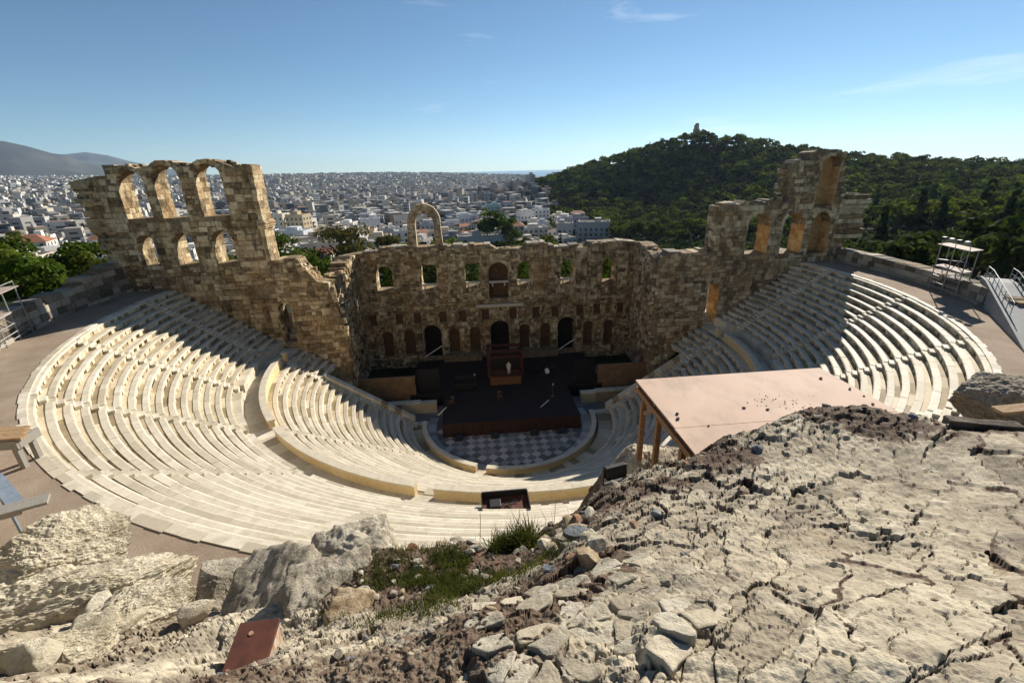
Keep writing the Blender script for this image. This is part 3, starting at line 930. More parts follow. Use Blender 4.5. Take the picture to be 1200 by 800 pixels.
def left_extra(rest):
    broken_edge(rest, PW, [(-24.4, 19.05), (-22.5, 18.95), (-21.6, 17.7), (-20.8, 16.6), (-19.8, 16.2), (-19.3, 14.6), (-18.9, 12.6), (-18.65, 10.0), (-18.6, 6.0), (-18.65, 3.4)], 2.4, 6.0)
    broken_edge(rest, PW, [(-41.7, 27.5), (-41.6, 24.5), (-41.0, 21.0), (-40.2, 17.0)], 2.4, 3.0, .3, .8)
    broken_edge(rest, PW, [(-38.8, 28.75), (-35.6, 28.85), (-33.9, 28.8), (-31.4, 28.9), (-28.0, 29.05), (-25.5, 28.6)], 2.4, 1.8, .25, .7)
    # quoins of the lit end, cornice stub and stepped remains at the outer end
    z = 19.2
    while z < 28.6:
        h = random.uniform(.5, .75); h = min(h, 28.7 - z)
        if h < .2: break
        d = 0.0
        while d < 2.3:
            w = min(random.uniform(.7, 1.5), 2.42 - d)
            rest.box(-25.6, -25.15 + random.uniform(-.03, .04), YW + d + .01, YW + d + w - .01, z + .01, z + h - .01)
            d += w
        z += h
    for q in range(5):
        rest.box(-25.7, -24.95 + .12 * (q % 2), YW - .12 - .05 * (q % 3), YW + 2.55, 22.6 + .16 * q, 22.75 + .16 * q)
    for q in range(26):
        z = random.uniform(19, 27.3); w = random.uniform(.5, 1.3); x = -41.6 + .25 * max(0, 24 - z) + random.uniform(0, .3)
        rest.box(x - .5, x + w, YW - random.uniform(.05, .5), YW + 1.5, z, z + random.uniform(.35, .6))
wall('left_wing_wall', 'tall ruined stone wall on the left with two rows of three arched openings', left_out, left_op, PW, 2.4, (M['poros'], M['core']), hh=(.45, .7), ww=(.6, 1.5), ashlar=.55, drop_out=.05, proud=(.0, .16), extra_stone=left_extra,
     coping=[(-39.0, -36.5, 28.75), (-34.4, -32.4, 28.95), (-30.5, -28.3, 29.0), (-24.8, -22.6, 19.15), (-41.9, -39.3, 27.6)])

# right wing wall
right_out = [(18.0, 3.0), (25.4, 9.0), (40.2, 9.0)] + ragged([(40.3, 16.5), (40.6, 19.1), (42.2, 19.6)], .8, .1) + ragged([(42.3, 21.0), (42.4, 22.5), (42.2, 24.2)], .6, .12) + ragged([(41.5, 24.25), (39.4, 24.4), (39.1, 25.0)], .7, .08) + ragged([(38.9, 26.4), (38.2, 28.5)], .6, .1) + ragged([(37.5, 28.9), (34.9, 28.95), (34.35, 28.8), (34.3, 27.95), (32.75, 27.9)], .8, .08) + ragged([(32.4, 27.3), (32.45, 25.5), (32.6, 24.0)], .7, .08) + ragged([(32.3, 23.5), (31.0, 23.85), (29.0, 23.5), (27.5, 23.85), (26.8, 23.4), (24.9, 23.25)], .8, .15) + ragged([(24.5, 22.5), (24.4, 20.5), (24.55, 18.5)], .7, .1) + ragged([(23.7, 18.1), (20.7, 18.2), (19.6, 18.3), (18.6, 18.0)], .9, .08) + ragged([(17.9, 17.5), (17.85, 12.0)], .9, .06)
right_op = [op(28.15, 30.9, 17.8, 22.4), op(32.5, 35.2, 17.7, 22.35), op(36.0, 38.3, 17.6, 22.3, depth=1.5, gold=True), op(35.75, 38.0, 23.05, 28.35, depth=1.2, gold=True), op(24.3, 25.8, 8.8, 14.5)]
def right_extra(rest):
    broken_edge(rest, PW, [(24.8, 23.1), (24.45, 20.5), (24.5, 18.4), (23.9, 18.0)], 2.4, 3.0)
    broken_edge(rest, PW, [(18.5, 17.9), (17.95, 16.8), (17.9, 12), (17.95, 6)], 2.4, 4.0)
    broken_edge(rest, PW, [(32.4, 27.2), (32.5, 24.0), (31, 23.7), (29, 23.4), (27, 23.4), (25, 23.2)], 2.4, 2.5)
    broken_edge(rest, PW, [(39.0, 25.5), (38.4, 28.2), (37.4, 28.7), (35, 28.8)], 2.4, 2.0)
    for q in range(9):
        z = 19.3 + q * .55
        x = 39.2 + random.uniform(-.1, .1)
        rest.box(x, 42.3 + random.uniform(-.5, .25) * (q % 2), YW - random.uniform(.1, .45), YW + 2.2, z, z + random.uniform(.42, .52))
    z = 18.4
    while z < 23.0:
        h = random.uniform(.5, .7)
        rest.box(24.35 + random.uniform(-.05, .05), 24.9, YW + .05, YW + 1.2, z, z + h - .02); rest.box(24.35 + random.uniform(-.05, .05), 24.9, YW + 1.22, YW + 2.3, z, z + h - .02)
        z += h
wall('right_wing_wall', 'ruined stone wall on the right with arches and a narrow tower stump', right_out, right_op, PW, 2.4, (M['poros2'], M['core']), hh=(.42, .68), ww=(.5, 1.3), ashlar=.3, drop_out=.07, proud=(.0, .18), bounce_jambs=True, extra_stone=right_extra,
     coping=[(19.0, 23.8, 18.05), (25.0, 32.4, 23.35), (34.4, 37.6, 28.8), (32.6, 34.2, 27.8)])

# stage wall
YS = 16.70
PS = lambda u, d, z: (u, YS + d, z)
s_top = ragged([(21.6, 17.0), (19.6, 17.75), (16.2, 17.95), (14.2, 17.85), (11.6, 17.4), (7.0, 17.3), (6.7, 17.9), (4.0, 17.9), (3.7, 17.4), (-.1, 17.4), (-.9, 17.9), (-4.5, 18.0), (-7.6, 18.1), (-12.3, 18.1), (-15.9, 18.2), (-16.6, 17.7), (-19.4, 17.5), (-21.4, 17.2)], 1.1, .1)
s_out = [(-21.4, 0.0), (21.6, 0.0)] + s_top
s_op = [op(-17.0, -14.7, 12.3, 15.75), op(-10.85, -8.65, 12.2, 15.6, arch=False), op(-4.75, -2.65, 12.2, 15.6, arch=False), op(-1.5, 1.35, 10.5, 15.65, depth=1.4),
        op(2.6, 4.65, 12.2, 15.6), op(8.8, 10.9, 12.1, 15.6), op(14.9, 16.95, 12.1, 15.7),
        op(-11.35, -8.7, 1.2, 6.95), op(-1.55, 1.35, 1.2, 7.1), op(8.5, 11.3, 1.2, 7.15)]
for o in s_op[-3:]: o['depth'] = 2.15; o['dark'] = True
for x in (-16.4, -13.3, -6.85, -3.8, 3.55, 6.65, 13.15, 16.3): s_op.append(op(x - .8, x + .8, 2.5, 6.35, depth=.75))
for x in (-18.15, -14.5, -11.9, -8.25, -5.45, -2.15, 1.9, 5.25, 8.1, 11.85, 14.4, 18.0): s_op.append(op(x - .58, x + .58, 7.3, 8.85, depth=.6, arch=False))
def stage_extra(rest):
    broken_edge(rest, PS, [(21.3, 17.0), (19.6, 17.6), (14.2, 17.7), (11.6, 17.3), (7.0, 17.2), (4.0, 17.7), (-.1, 17.3), (-4.5, 17.85), (-12.3, 17.95), (-15.9, 18.0), (-19.4, 17.4), (-21.2, 17.1)], 2.3, 1.6, .2, .6)
    # piers that stand proud of the wall on the right half and around the doors
    for x0, x1, z1 in ((4.85, 6.9, 18.1), (11.0, 12.6, 17.4), (13.2, 14.7, 18.0), (17.15, 18.6, 17.8)):
        z = 9.2
        while z < z1 - .2:
            h = random.uniform(.45, .65); h = min(h, z1 - z); c = x0 + (x1 - x0) * random.uniform(.3, .7)
            for a, b in ((x0, c), (c, x1)):
                rest.box(a + .015, b - .015, YS - .26 - random.uniform(0, .08), YS + .3, z + .012, z + h - .012)
            z += h
    for c in (-10.0, -.1, 9.9):
        for s_ in (-1, 1):
            z = 1.2
            while z < 6.4:
                h = random.uniform(.5, .75)
                a = c + s_ * 1.52; b = c + s_ * 2.15
                rest.box(min(a, b), max(a, b), YS - .2 - random.uniform(0, .06), YS + .2, z, z + h - .02); z += h
    # string course under the upper windows
    x = -19.5
    while x < 19.0:
        w = random.uniform(.8, 1.8)
        if random.random() < .8: rest.box(x, x + w - .03, YS - .12 - random.uniform(0, .1), YS + .2, 9.85 + random.uniform(-.05, .05), 10.1)
        x += w
wall('stage_wall', 'long two-storey ruined stage wall with doors, niches and window openings', s_out, s_op, PS, 2.3, (M['poros'], M['core']), hh=(.34, .6), ww=(.35, 1.0), extra_stone=stage_extra, proud=(.0, .19), ashlar=.2, drop_out=.10,
     coping=[(-16, -12.6, 18.05), (-7.5, -1.0, 17.9), (4.0, 6.6, 17.9), (7.2, 11.5, 17.3), (11.6, 16.2, 17.75), (16.4, 19.4, 17.7), (-19.2, -16.6, 17.5)])

# free-standing arch on the wall top
a_out = [(-12.25, 18.0), (-11.05, 18.0), (-11.05, 21.2)]
for k in range(1, 10):
    a = math.pi - math.pi * k / 10
    a_out.append((-9.8 + 1.25 * math.cos(a), 21.2 + 1.25 * math.sin(a)))
a_out += [(-8.55, 21.2), (-8.55, 18.0), (-7.5, 18.0), (-7.7, 21.0)]
for k in range(0, 11):
    a = rad(-3) + (math.pi + rad(6)) * k / 10
    a_out.append((-9.85 + 2.2 * math.cos(a), 21.35 + (2.35 + .08 * (k % 2)) * math.sin(a)))
a_out += [(-12.1, 20.6), (-12.2, 19.0)]
wall('standing_arch', 'single free-standing stone arch rising from the stage wall top', a_out, [], lambda u, d, z: (u, YS + .35 + d, z), 1.25, (M['poros2'], M['poros2']), hh=(.35, .5), ww=(.4, .8), cat='arch', proud=(.02, .08))

# return walls at both ends of the stage
PR = lambda u, d, z: (19.3 + d, u, z)
r_out = [(16.6, 0.0), (6.3, 0.0)] + ragged([(6.3, 17.2), (8.5, 16.6), (11, 17.3), (14, 17.8), (16.6, 17.8)], .8, .2)
wall('right_return_wall', 'tall shaded side wall with arched niches at the right end of the stage', r_out[::-1], [op(8.6, 11.4, 11.2, 15.6, depth=1.0), op(12.9, 14.2, 12.2, 15.6, depth=.8), op(8.4, 11.0, 1.8, 7.4, depth=1.2), op(13.0, 14.6, 1.9, 6.6, depth=.8)], PR, 2.0, (M['poros2'], M['core']), hh=(.4, .6), ww=(.5, 1.1), ashlar=.2, drop_out=.1, extra_stone=lambda rest: (broken_edge(rest, PR, [(6.35, 2), (6.35, 8), (6.35, 17.1)], 2.0, 4.5), broken_edge(rest, PR, [(6.3, 17.1), (8.5, 16.5), (11, 17.2), (16, 17.7)], 2.0, 2.0)))
PL = lambda u, d, z: (-19.4 - d, u, z)
l_out = [(6.6, 0.0), (16.6, 0.0)] + ragged([(16.6, 17.5), (13, 17.3), (10, 16.5), (7.5, 16.6), (6.6, 15.2)], .8, .3)
wall('left_return_wall', 'dark eroded side wall at the left end of the stage', l_out, [op(8.6, 10.6, 2, 7.2, depth=.8), op(12.6, 14.4, 2, 6.6, depth=.8)], PL, 2.0, (M['poros'], M['core']), hh=(.4, .6), ww=(.5, 1.1), proud=(.0, .28), ashlar=.1, drop_out=.15, extra_stone=lambda rest: (broken_edge(rest, PL, [(6.65, 2), (6.65, 8), (6.7, 15.1)], 2.0, 4.5, .3, .9), broken_edge(rest, PL, [(6.8, 15.2), (7.5, 16.5), (10, 16.4), (16, 17.4)], 2.0, 2.0)))

# white boards on the wall
tag(MB().box(-3.45, 3.35, YS - .42, YS - .16, 9.28, 9.72, .7).build('lintel_beam', M['white_board'], bevel=.02), 'long white lintel beam on the stage wall below the central niche', 'beam')
for c, w, lb in ((-9.75, 2.3, 'window second from left'), (-3.7, 2.2, 'window left of the central niche'), (-.08, 2.9, 'central blind niche'), (3.63, 2.15, 'window right of the central niche'), (9.85, 2.2, 'window second from right')):
    r = empty('window_beam', (c, YS, 0), 'white sill board on short posts across the ' + lb, 'beam', 'white boards in the stage wall windows')
    mb = MB(); mb.box(-w / 2 + .06, w / 2 - .06, .05, .55, 12.72, 12.98, .6); mb.build('board', M['white_board'], r)
    for s_ in (-.3, .3):
        mb = MB(); mb.box(s_ * w - .09, s_ * w + .09, .12, .4, 12.2 if c > -1 or c < -1 and abs(c) > 1 else 10.5, 12.72); mb.build('post', M['white_board'], r)

# steps and white handrails in the stage doors
for c, lb in ((-10.0, 'left'), (9.9, 'right')):
    r = empty('door_steps', (c, YS, 1.2), 'dark steps with a white handrail in the %s stage door' % lb, 'steps', 'steps in the stage doors')
    for q in range(5):
        MB().box(-1.25, 1.25, -1.2 + .3 * q, -.9 + .3 * q, .22 * q - .9, .22 * q + .0).build('step', M['core'], r)
    mb = MB(); mb.tube([(-1.3, -.9, 1.2), (1.25, -.3, 2.55)], .07, 6); mb.build('handrail', M['white_paint'], r)
for sx, lb in ((-24.8, 'left'), (25.05, 'right')):
    r = empty('doorway_steps', (sx, YW, 8.9), 'steps rising through the %s wing wall doorway' % lb, 'steps', 'steps in the wing wall doorways')
    for q in range(7):
        MB().box(-.66, .66, -.25 + .32 * q, .1 + .32 * q, -.4, .2 * q + .1).build('step', M['marble'], r)
    MB().box(-1.2, 1.2, 2.05, 6.5, -.4, 1.25).build('landing', M['marble'], r)
    MB().box(-1.4, -.1, 4.2, 5.2, 1.25, 3.4, jit=.05).box(.1, 1.0, 5.4, 6.4, 1.25, 2.6, jit=.05).build('white_pier', M['marble'], r)

# outer retaining walls beyond the walkway
def ring_wall(name, label, th0, th1, r, ztops, thick, mat, zb=16.3, hh=.58):
    root = empty(name, (0, 0, 0), label, 'wall', 'outer retaining walls')
    mb = MB(); n = 24
    for k in range(n):
        a0, a1 = th0 + (th1 - th0) * k / n, th0 + (th1 - th0) * (k + 1) / n
        zt = ztops((k + .5) / n)
        mb.arc(r + .12, r + thick, zb - 1.5, zt - .15, a0, a1, 1)
    mb.build('core', M['core'], root)
    z = zb; c = 0
    while z < 21:
        a = th0 - random.random() * .02
        while a < th1:
            w = random.uniform(.8, 1.7) / r; f = ((a + w / 2) - th0) / (th1 - th0)
            if 0 <= f <= 1 and z + hh < ztops(f) + .25:
                b = MB(); pr = random.uniform(0, .12)
                top = z + hh + hh > ztops(f) + .25
                b.arc(r - pr, r + (thick if top else .6) - random.uniform(0, .2), z + .012, z + hh - .012 + (random.uniform(-.06, .12) if top else 0), a + .015 / r, a + w - .015 / r, 1)
                b.build('stone_block', mat, root)
            a += w
        z += hh; c += 1
    return root
ring_wall('outer_wall', 'dark stone retaining wall behind the left walkway', rad(-188.5), rad(-160), 40.15, lambda f: 19.6 - 1.6 * f + .35 * math.sin(9 * f), 1.4, M['grey_wall'])
ring_wall('outer_wall', 'low stone retaining wall with broad top behind the right walkway', rad(-27), rad(8.5), 40.0, lambda f: 18.0 + .12 * math.sin(14 * f), 1.5, M['grey_wall'], hh=.55)
# ------------------------------------------------------------------ ground near the theatre
mb = MB()
for k in range(90):
    a0 = rad(-200) + rad(220) * k / 90; a1 = rad(-200) + rad(220) * (k + 1) / 90
    mb.arc(36.05, 42.0, 15.2, 16.55, a0, a1, 1, tone=.5)
tag(mb.build('walkway', M['earth']), kind='structure')
mb = MB()
for k in range(150):
    a0 = -math.pi - .11 + (math.pi + .22) * k / 150; a1 = a0 + (math.pi + .22) / 150
    mb.arc(36.0, 36.28 + random.uniform(0, .16), 16.3, 16.585 + random.uniform(-.008, .008), a0, a1 - .0004, 1)
tag(mb.build('rim_paving', M['marble']), 'ragged outer marble paving edge of the upper seats', 'paving')

# ------------------------------------------------------------------ foreground rock
ANCH = [(-2.57, -45.81, 26.55), (-2.97, -45.7, 26.45), (-3.44, -45.58, 26.35), (-3.85, -45.47, 26.25), (-4.12, -45.36, 26.15), (-1.27, -44.97, 26.0), (-2.09, -44.82, 25.95), (-2.73, -44.7, 25.9), (-3.25, -44.65, 25.85), (-3.57, -44.91, 25.95), (0.05, -44.05, 25.65), (-0.62, -43.77, 25.5), (-1.72, -43.67, 25.45), (-2.43, -43.62, 25.4), (1.51, -43.01, 25.3), (1.12, -42.55, 25.1), (0.67, -42.0, 25.06), (-0.14, -41.9, 25.04), (-1.18, -42.3, 25.06), (-1.93, -42.66, 25.0), (-2.42, -42.71, 25.0), (-2.87, -43.14, 25.1), (-3.2, -43.61, 25.25), (-3.47, -44.09, 25.45), (-3.65, -44.42, 25.6), (-4.7, -45.19, 25.95), (-5.44, -44.88, 25.6), (-6.25, -44.6, 25.3), (-7.15, -44.31, 25.0), (-4.49, -45.0, 25.85), (-4.12, -44.86, 25.85), (-3.93, -44.61, 25.6), (-4.22, -44.58, 25.52), (-4.67, -44.61, 25.37), (-5.17, -44.6, 25.35), (-5.61, -44.54, 25.2), (-4.88, -43.87, 24.75), (-4.29, -43.66, 24.7), (-3.71, -43.67, 24.8), (-4.77, -43.29, 24.5), (-4.14, -43.07, 24.4), (-3.56, -43.13, 24.5), (-5.12, -42.74, 24.3), (-4.33, -42.64, 24.2), (-3.39, -42.61, 24.2), (-5.44, -43.56, 24.5), (-5.84, -43.9, 24.5), (-6.35, -43.9, 24.4), (-6.23, -42.66, 23.7), (-7.11, -42.68, 23.6), (-7.04, -43.3, 24.1), (-7.09, -43.88, 24.5), (-7.78, -43.66, 24.3), (-8.27, -42.52, 23.5), (-8.69, -42.66, 23.6), (-9.76, -41.48, 22.6), (-9.21, -41.34, 22.2), (-10.79, -40.84, 22.2)]
ANCH += [(-4.07, -46.8, 26.3), (-2, -48, 26.9), (-7, -48, 26.5), (2, -47, 27.0), (5, -45, 26.6), (4, -42.6, 25.0), (7, -42, 25), (9, -45, 26.5), (-10, -46, 25.6), (-13, -44, 25), (-16, -42, 24.5), (13, -40, 24)]
# ledges below the edge and the foot of the cliff
ANCH += [(-2.2, -41.3, 22.9), (-.9, -40.6, 22.6), (.6, -40.5, 22.6), (2, -40.6, 22.7), (-.9, -38.6, 22.3), (1.5, -38.7, 22.3), (3.2, -39, 22.4), (4.5, -40.6, 23.0), (6.5, -40.0, 22.8), (8.5, -39.6, 22.4),
         (-3.0, -41.4, 21.5), (-4.2, -41.5, 21.0), (-5.4, -41.4, 20.6), (-6.6, -41.3, 20.0), (-7.8, -41.0, 20.0), (-9.3, -40.3, 19.4), (-11.2, -39.7, 19.5)]
for th in range(-165, -15, 6):
    if -95 < th < -78: continue
    ANCH.append((40.2 * math.cos(rad(th)), 40.2 * math.sin(rad(th)), 16.3))
    if not -115 < th < -70: ANCH.append((44.5 * math.cos(rad(th)), 44.5 * math.sin(rad(th)), 20.5))
HF = RBF(ANCH)

def ss(x, a, b):
    t = np.clip((x - a) / (b - a), 0, 1); return t * t * (3 - 2 * t)

def rock_height(x, y):
    """height of the rock, plus tone and soil cover"""
    z = HF(x, y)
    r = np.hypot(x, y)
    d = np.hypot(x - CX, y - CY)
    wx = x + .10 * fbm(x * 1.7, y * 1.7, seed=3) + .030 * fbm(x * 8, y * 8, seed=4, octv=5)
    wy = y + .10 * fbm(x * 1.7 + 9, y * 1.7, seed=5) + .030 * fbm(x * 8, y * 8 + 5, seed=6, octv=5)
    # beds of the limestone run from upper left to lower right
    c, s = math.cos(rad(-38)), math.sin(rad(-38))
    bu, bv = wx * c - wy * s, wx * s + wy * c
    f1, g1, id1, ox, oy = voro(bu * 1.7, bv * 4.2, 7)
    f2, g2, id2, ox2, oy2 = voro(bu * 4.0 + 5, bv * 9.5, 8)
    ledge = ss(x, -4.0, -2.8) * (1 - ss(y, -42.6, -41.6) * .3)
    hollow = np.exp(-(((x + 4.3) / 1.05) ** 4 + ((y + 43.25) / .72) ** 4))
    rubble = ss(-x, 3.2, 4.1) * ss(-y, 44.2, 44.9)
    plate = (id1 - .5) * .036 + (ox * (id1 - .5) + oy * (id1 * 7.3 % 1 - .5)) * .06
    cm = np.clip(ss(fbm(x * .8 + 4, y * .8, seed=23, octv=3), -.45, .25) + .22 * ss(-x, 1.2, 2.6) * ss(-y, 43.9, 44.6), 0, 1.0)
    crack = -.020 * (.25 + .75 * cm) * (1 - ss(g1, .0, .05)) * (vnoise(x * 1.1, y * 1.1, seed=21) * .5 + .75)
    small = ((id2 - .5) * .022 + (ox2 * (id2 - .5) + oy2 * (id2 * 5.7 % 1 - .5)) * .045) * (.35 + cm) - .020 * (.3 + cm) * (1 - ss(g2, .0, .06)) * (.4 + .6 * (vnoise(x * 2, y * 2, seed=22) > -.1))
    rough = ss(fbm(x * .9, y * .9, seed=31, octv=3), -.2, .5)
    far = ss(y, -43.6, -42.7) * ledge
    soil = np.zeros_like(z)
    lump = .05 * fbm(x * 5, y * 5, seed=12, octv=5, gain=.6)
    steps = .09 * (np.floor(bv * 2.6 + .8 * fbm(x * 1.2, y * 1.2, seed=13)) % 1.0)
    z = z + (plate + crack + small * (1 + .3 * far)) * (1 - .85 * hollow) * (1 - .55 * rubble)
    z = z + lump * (.10 + .55 * far * rough + .5 * rubble + .35 * hollow + .45 * (1 - ledge) * (1 - hollow) * (1 - rubble))
    z = z + .004 * fbm(x * 45, y * 45, seed=18, octv=3) + .018 * fbm(x * 17, y * 17, seed=14, octv=3) * (.30 + .8 * rubble + .5 * hollow + .5 * far)
    # cliff and slopes away from the top: bigger steps
    cliff = ss(26.0 - z, 2.6, 5.0)
    z = z + cliff * (.35 * fbm(x * .9, y * .9, seed=15, octv=5) )
    soilf = fbm(x * 1.15 + 3, y * 1.15, seed=41, octv=4)
    soil = ss(soilf, -.10, .25) * (.30 + .75 * far) * ledge + .95 * hollow + .55 * rubble + .5 * ss(-x, 4.9, 5.8) * ss(soilf, -.4, .2) + (.75 * (1 - ss(g1, 0, .05)) + .45 * (1 - ss(g2, 0, .05)) * cm) * ledge
    soil = soil + .7 * np.exp(-(((x + 3.6) / .5) ** 2 + ((y + 44.55) / .45) ** 2)) + .55 * np.exp(-(((x + 2.9) / .6) ** 2 + ((y + 43.3) / .7) ** 2))
    tone = np.clip(.5 + .7 * (id1 - .5) + .55 * (id2 - .5), 0, 1)
    z = np.where(r < 38.4, np.minimum(z, 16.2), z)
    return z, tone, np.clip(soil, 0, 1)

na, nr = 900, 370
az = np.linspace(rad(-60), rad(62), na) + YAW
rho = .55 * (17.5 / .55) ** np.linspace(0, 1, nr)
AA, RR = np.meshgrid(az, rho, indexing='ij')
X = CX + RR * np.sin(AA); Y = CY + RR * np.cos(AA)
Z, TN, SL = rock_height(X, Y)
V = np.stack([X, Y, Z], -1).reshape(-1, 3)
i, j = np.meshgrid(np.arange(na - 1), np.arange(nr - 1), indexing='ij')
b = (i * nr + j).ravel()
F = np.stack([b, b + 1, b + nr + 1, b + nr], 1)
F = F[:, ::-1]
keep = np.hypot(V[F[:, 0], 0], V[F[:, 0], 1]) > 38.0
F = F[keep]
me = mesh_np('bedrock', V, F, tone=TN.ravel(), soil=SL.ravel(), smooth=False, mats=[M['bedrock']])
rock = tag(mobj('bedrock', me), 'cracked pale limestone bedrock in the foreground', kind='structure')
rock['kind'] = 'structure'
def ground_z(x, y):
    return float(rock_height(np.array([x]), np.array([y]))[0][0])
# the rest of the hill beside and behind the camera
na2, nr2 = 90, 40
az = np.linspace(rad(61), rad(301), na2) + YAW
rho = .5 * (60 / .5) ** np.linspace(0, 1, nr2)
AA, RR = np.meshgrid(az, rho, indexing='ij'); X = CX + RR * np.sin(AA); Y = CY + RR * np.cos(AA)
Z = 26.4 + .03 * RR + .3 * fbm(X * .3, Y * .3, seed=61); r_ = np.hypot(X, Y); Z = np.where(r_ < 46, np.minimum(Z, 16.2 + np.clip(r_ - 40, 0, 9) * 1.7), Z)
V = np.stack([X, Y, Z], -1).reshape(-1, 3)
i, j = np.meshgrid(np.arange(na2 - 1), np.arange(nr2 - 1), indexing='ij'); b = (i * nr2 + j).ravel()
F = np.stack([b, b + nr2, b + nr2 + 1, b + 1], 1)
F = F[np.hypot(V[F[:, 0], 0], V[F[:, 0], 1]) > 41]
me = mesh_np('hill_rock', V, F, tone=np.full(len(V), .5), soil=np.full(len(V), .3), smooth=True, mats=[M['bedrock']])
tag(mobj('hill_rock', me), kind='structure')

# ------------------------------------------------------------------ rocks
def ico(sub):
    import bmesh
    bm = bmesh.new(); bmesh.ops.create_icosphere(bm, subdivisions=sub, radius=1.0)
    v = np.array([q.co[:] for q in bm.verts]); f = np.array([[q.index for q in p.verts] for p in bm.faces]); bm.free()
    return v, f
ICO = {k: ico(k) for k in (2, 3, 4, 6, 7)}
def rock_mesh(name, seed, size, sub=3, cuts=9, rough=.08, mat=None, flat=0.0, boxy=0.0, cells_=False):
    rg = np.random.default_rng(seed)
    v, f = ICO[sub]; v = v.copy()
    if boxy:
        m = np.abs(v).max(1, keepdims=True); v = v * (1 - boxy) + (v / m * .82) * boxy
    for _ in range(cuts):
        n = rg.normal(size=3); n /= np.linalg.norm(n); d = rg.uniform(.45, .82)
        s = v @ n - d; v = v - np.where(s > 0, s, 0)[:, None] * n * (1.0 if sub >= 6 else .97)
    q = v * 1.0
    if sub >= 6 and cells_:
        # broken blocks: every cell of the surface is shifted and tilted on its own
        nc = 90; sd = rg.normal(size=(nc, 3)); sd /= np.linalg.norm(sd, axis=1, keepdims=True); sd *= .8
        off = rg.uniform(-1, 1, nc) * rough * .75; tl = rg.normal(size=(nc, 3)) * rough * 1.5
        wq = v + .07 * np.stack([fbm(v[:, 0] * 5 + 3 * a, v[:, 1] * 5, v[:, 2] * 5 + seed, seed=seed + 20 + a, octv=4, gain=.6) for a in range(3)], 1)
        wq = wq * np.array([1.0, 1.5, 1.25])
        best = np.full(len(v), 9.0); cid = np.zeros(len(v), int)
        for k_ in range(nc):
            d_ = ((wq - sd[k_] * np.array([1.0, 1.5, 1.25])) ** 2).sum(1); m_ = d_ < best; best = np.where(m_, d_, best); cid = np.where(m_, k_, cid)
        v = v * (1 + off[cid] + ((v - sd[cid]) * tl[cid]).sum(1))[:, None]
    dsp = fbm(q[:, 0] * 2.1 + seed, q[:, 1] * 2.1, q[:, 2] * 2.1 + 5, seed=seed, octv=5, gain=.55)
    if sub >= 6:
        dsp = .5 * dsp + .9 * (.35 - np.abs(fbm(q[:, 0] * 3.6 - seed, q[:, 1] * 3.6, q[:, 2] * 3.6, seed=seed + 7, octv=6, gain=.62))) + .3 * fbm(q[:, 0] * 13, q[:, 1] * 13, q[:, 2] * 13 + seed, seed=seed + 8, octv=4, gain=.65)
    else: dsp = .35 * dsp + .9 * (.35 - np.abs(fbm(q[:, 0] * 2.6 - seed, q[:, 1] * 3.4, q[:, 2] * 3.0, seed=seed + 7, octv=5, gain=.6)))
    v = v * (1 + rough * dsp)[:, None]
    dsp2 = fbm(q[:, 0] * 9 + seed, q[:, 1] * 9, q[:, 2] * 9 + 5, seed=seed + 3, octv=2)
    rdg = .3 - np.abs(fbm(q[:, 0] * 8 + seed, q[:, 1] * 9, q[:, 2] * 8.5, seed=seed + 5, octv=4, gain=.65))
    v = v * (1 + rough * (.22 * dsp2 + ((.22 if sub >= 6 else .55) * rdg + .16 * fbm(q[:, 0] * 30, q[:, 1] * 30, q[:, 2] * 30 + seed, seed=seed + 9, octv=3, gain=.6) if sub >= 4 else 0)))[:, None]
    v = v * np.array(size)[None] * .5 / .88
    if flat: v[:, 2] = np.where(v[:, 2] < -flat * size[2], -flat * size[2], v[:, 2])
    return mesh_np(name, v, f, tone=np.full(len(f), rg.random()), smooth=sub == 4, mats=[mat or M['boulder']])

def block_mesh(name, seed, size, mat, n=14, er=.05, rnd=.10):
    """weathered cut block: a subdivided box, worn at the edges"""
    vs = {}; V_ = []; F_ = []
    def vid(p):
        k = tuple(np.round(p, 5))
        if k not in vs: vs[k] = len(V_); V_.append(p)
        return vs[k]
    g = np.linspace(-1, 1, n + 1)
    for ax in range(3):
        for sgn in (-1, 1):
            for a in range(n):
                for c in range(n):
                    ids = []
                    for (p_, q_) in ((a, c), (a + 1, c), (a + 1, c + 1), (a, c + 1)):
                        w = [0, 0, 0]; w[ax] = sgn; w[(ax + 1) % 3] = g[p_]; w[(ax + 2) % 3] = g[q_]; ids.append(vid(w))
                    F_.append(ids if sgn > 0 else ids[::-1])
    v = np.array(V_, float); sz = np.array(size) / 2
    # rounded edges
    q = np.clip(v, -1 + rnd, 1 - rnd); dlt = v - q; L_ = np.linalg.norm(dlt, axis=1, keepdims=True); v = q + np.where(L_ > 1e-6, dlt / np.maximum(L_, 1e-6) * np.minimum(L_, rnd), 0)
    w = v * sz
    nrm = v / np.linalg.norm(v, axis=1, keepdims=True)
    d = er * fbm(w[:, 0] * 2.4 + seed, w[:, 1] * 2.4, w[:, 2] * 2.4 + 3, seed=seed, octv=5, gain=.6) + er * .5 * (.3 - np.abs(fbm(w[:, 0] * 9, w[:, 1] * 9, w[:, 2] * 9 + 3, seed=seed + 1, octv=4, gain=.65)))
    w = w + nrm * d[:, None]
    return mesh_np(name, w, np.array(F_), tone=np.full(len(F_), .5), smooth=True, mats=[mat])
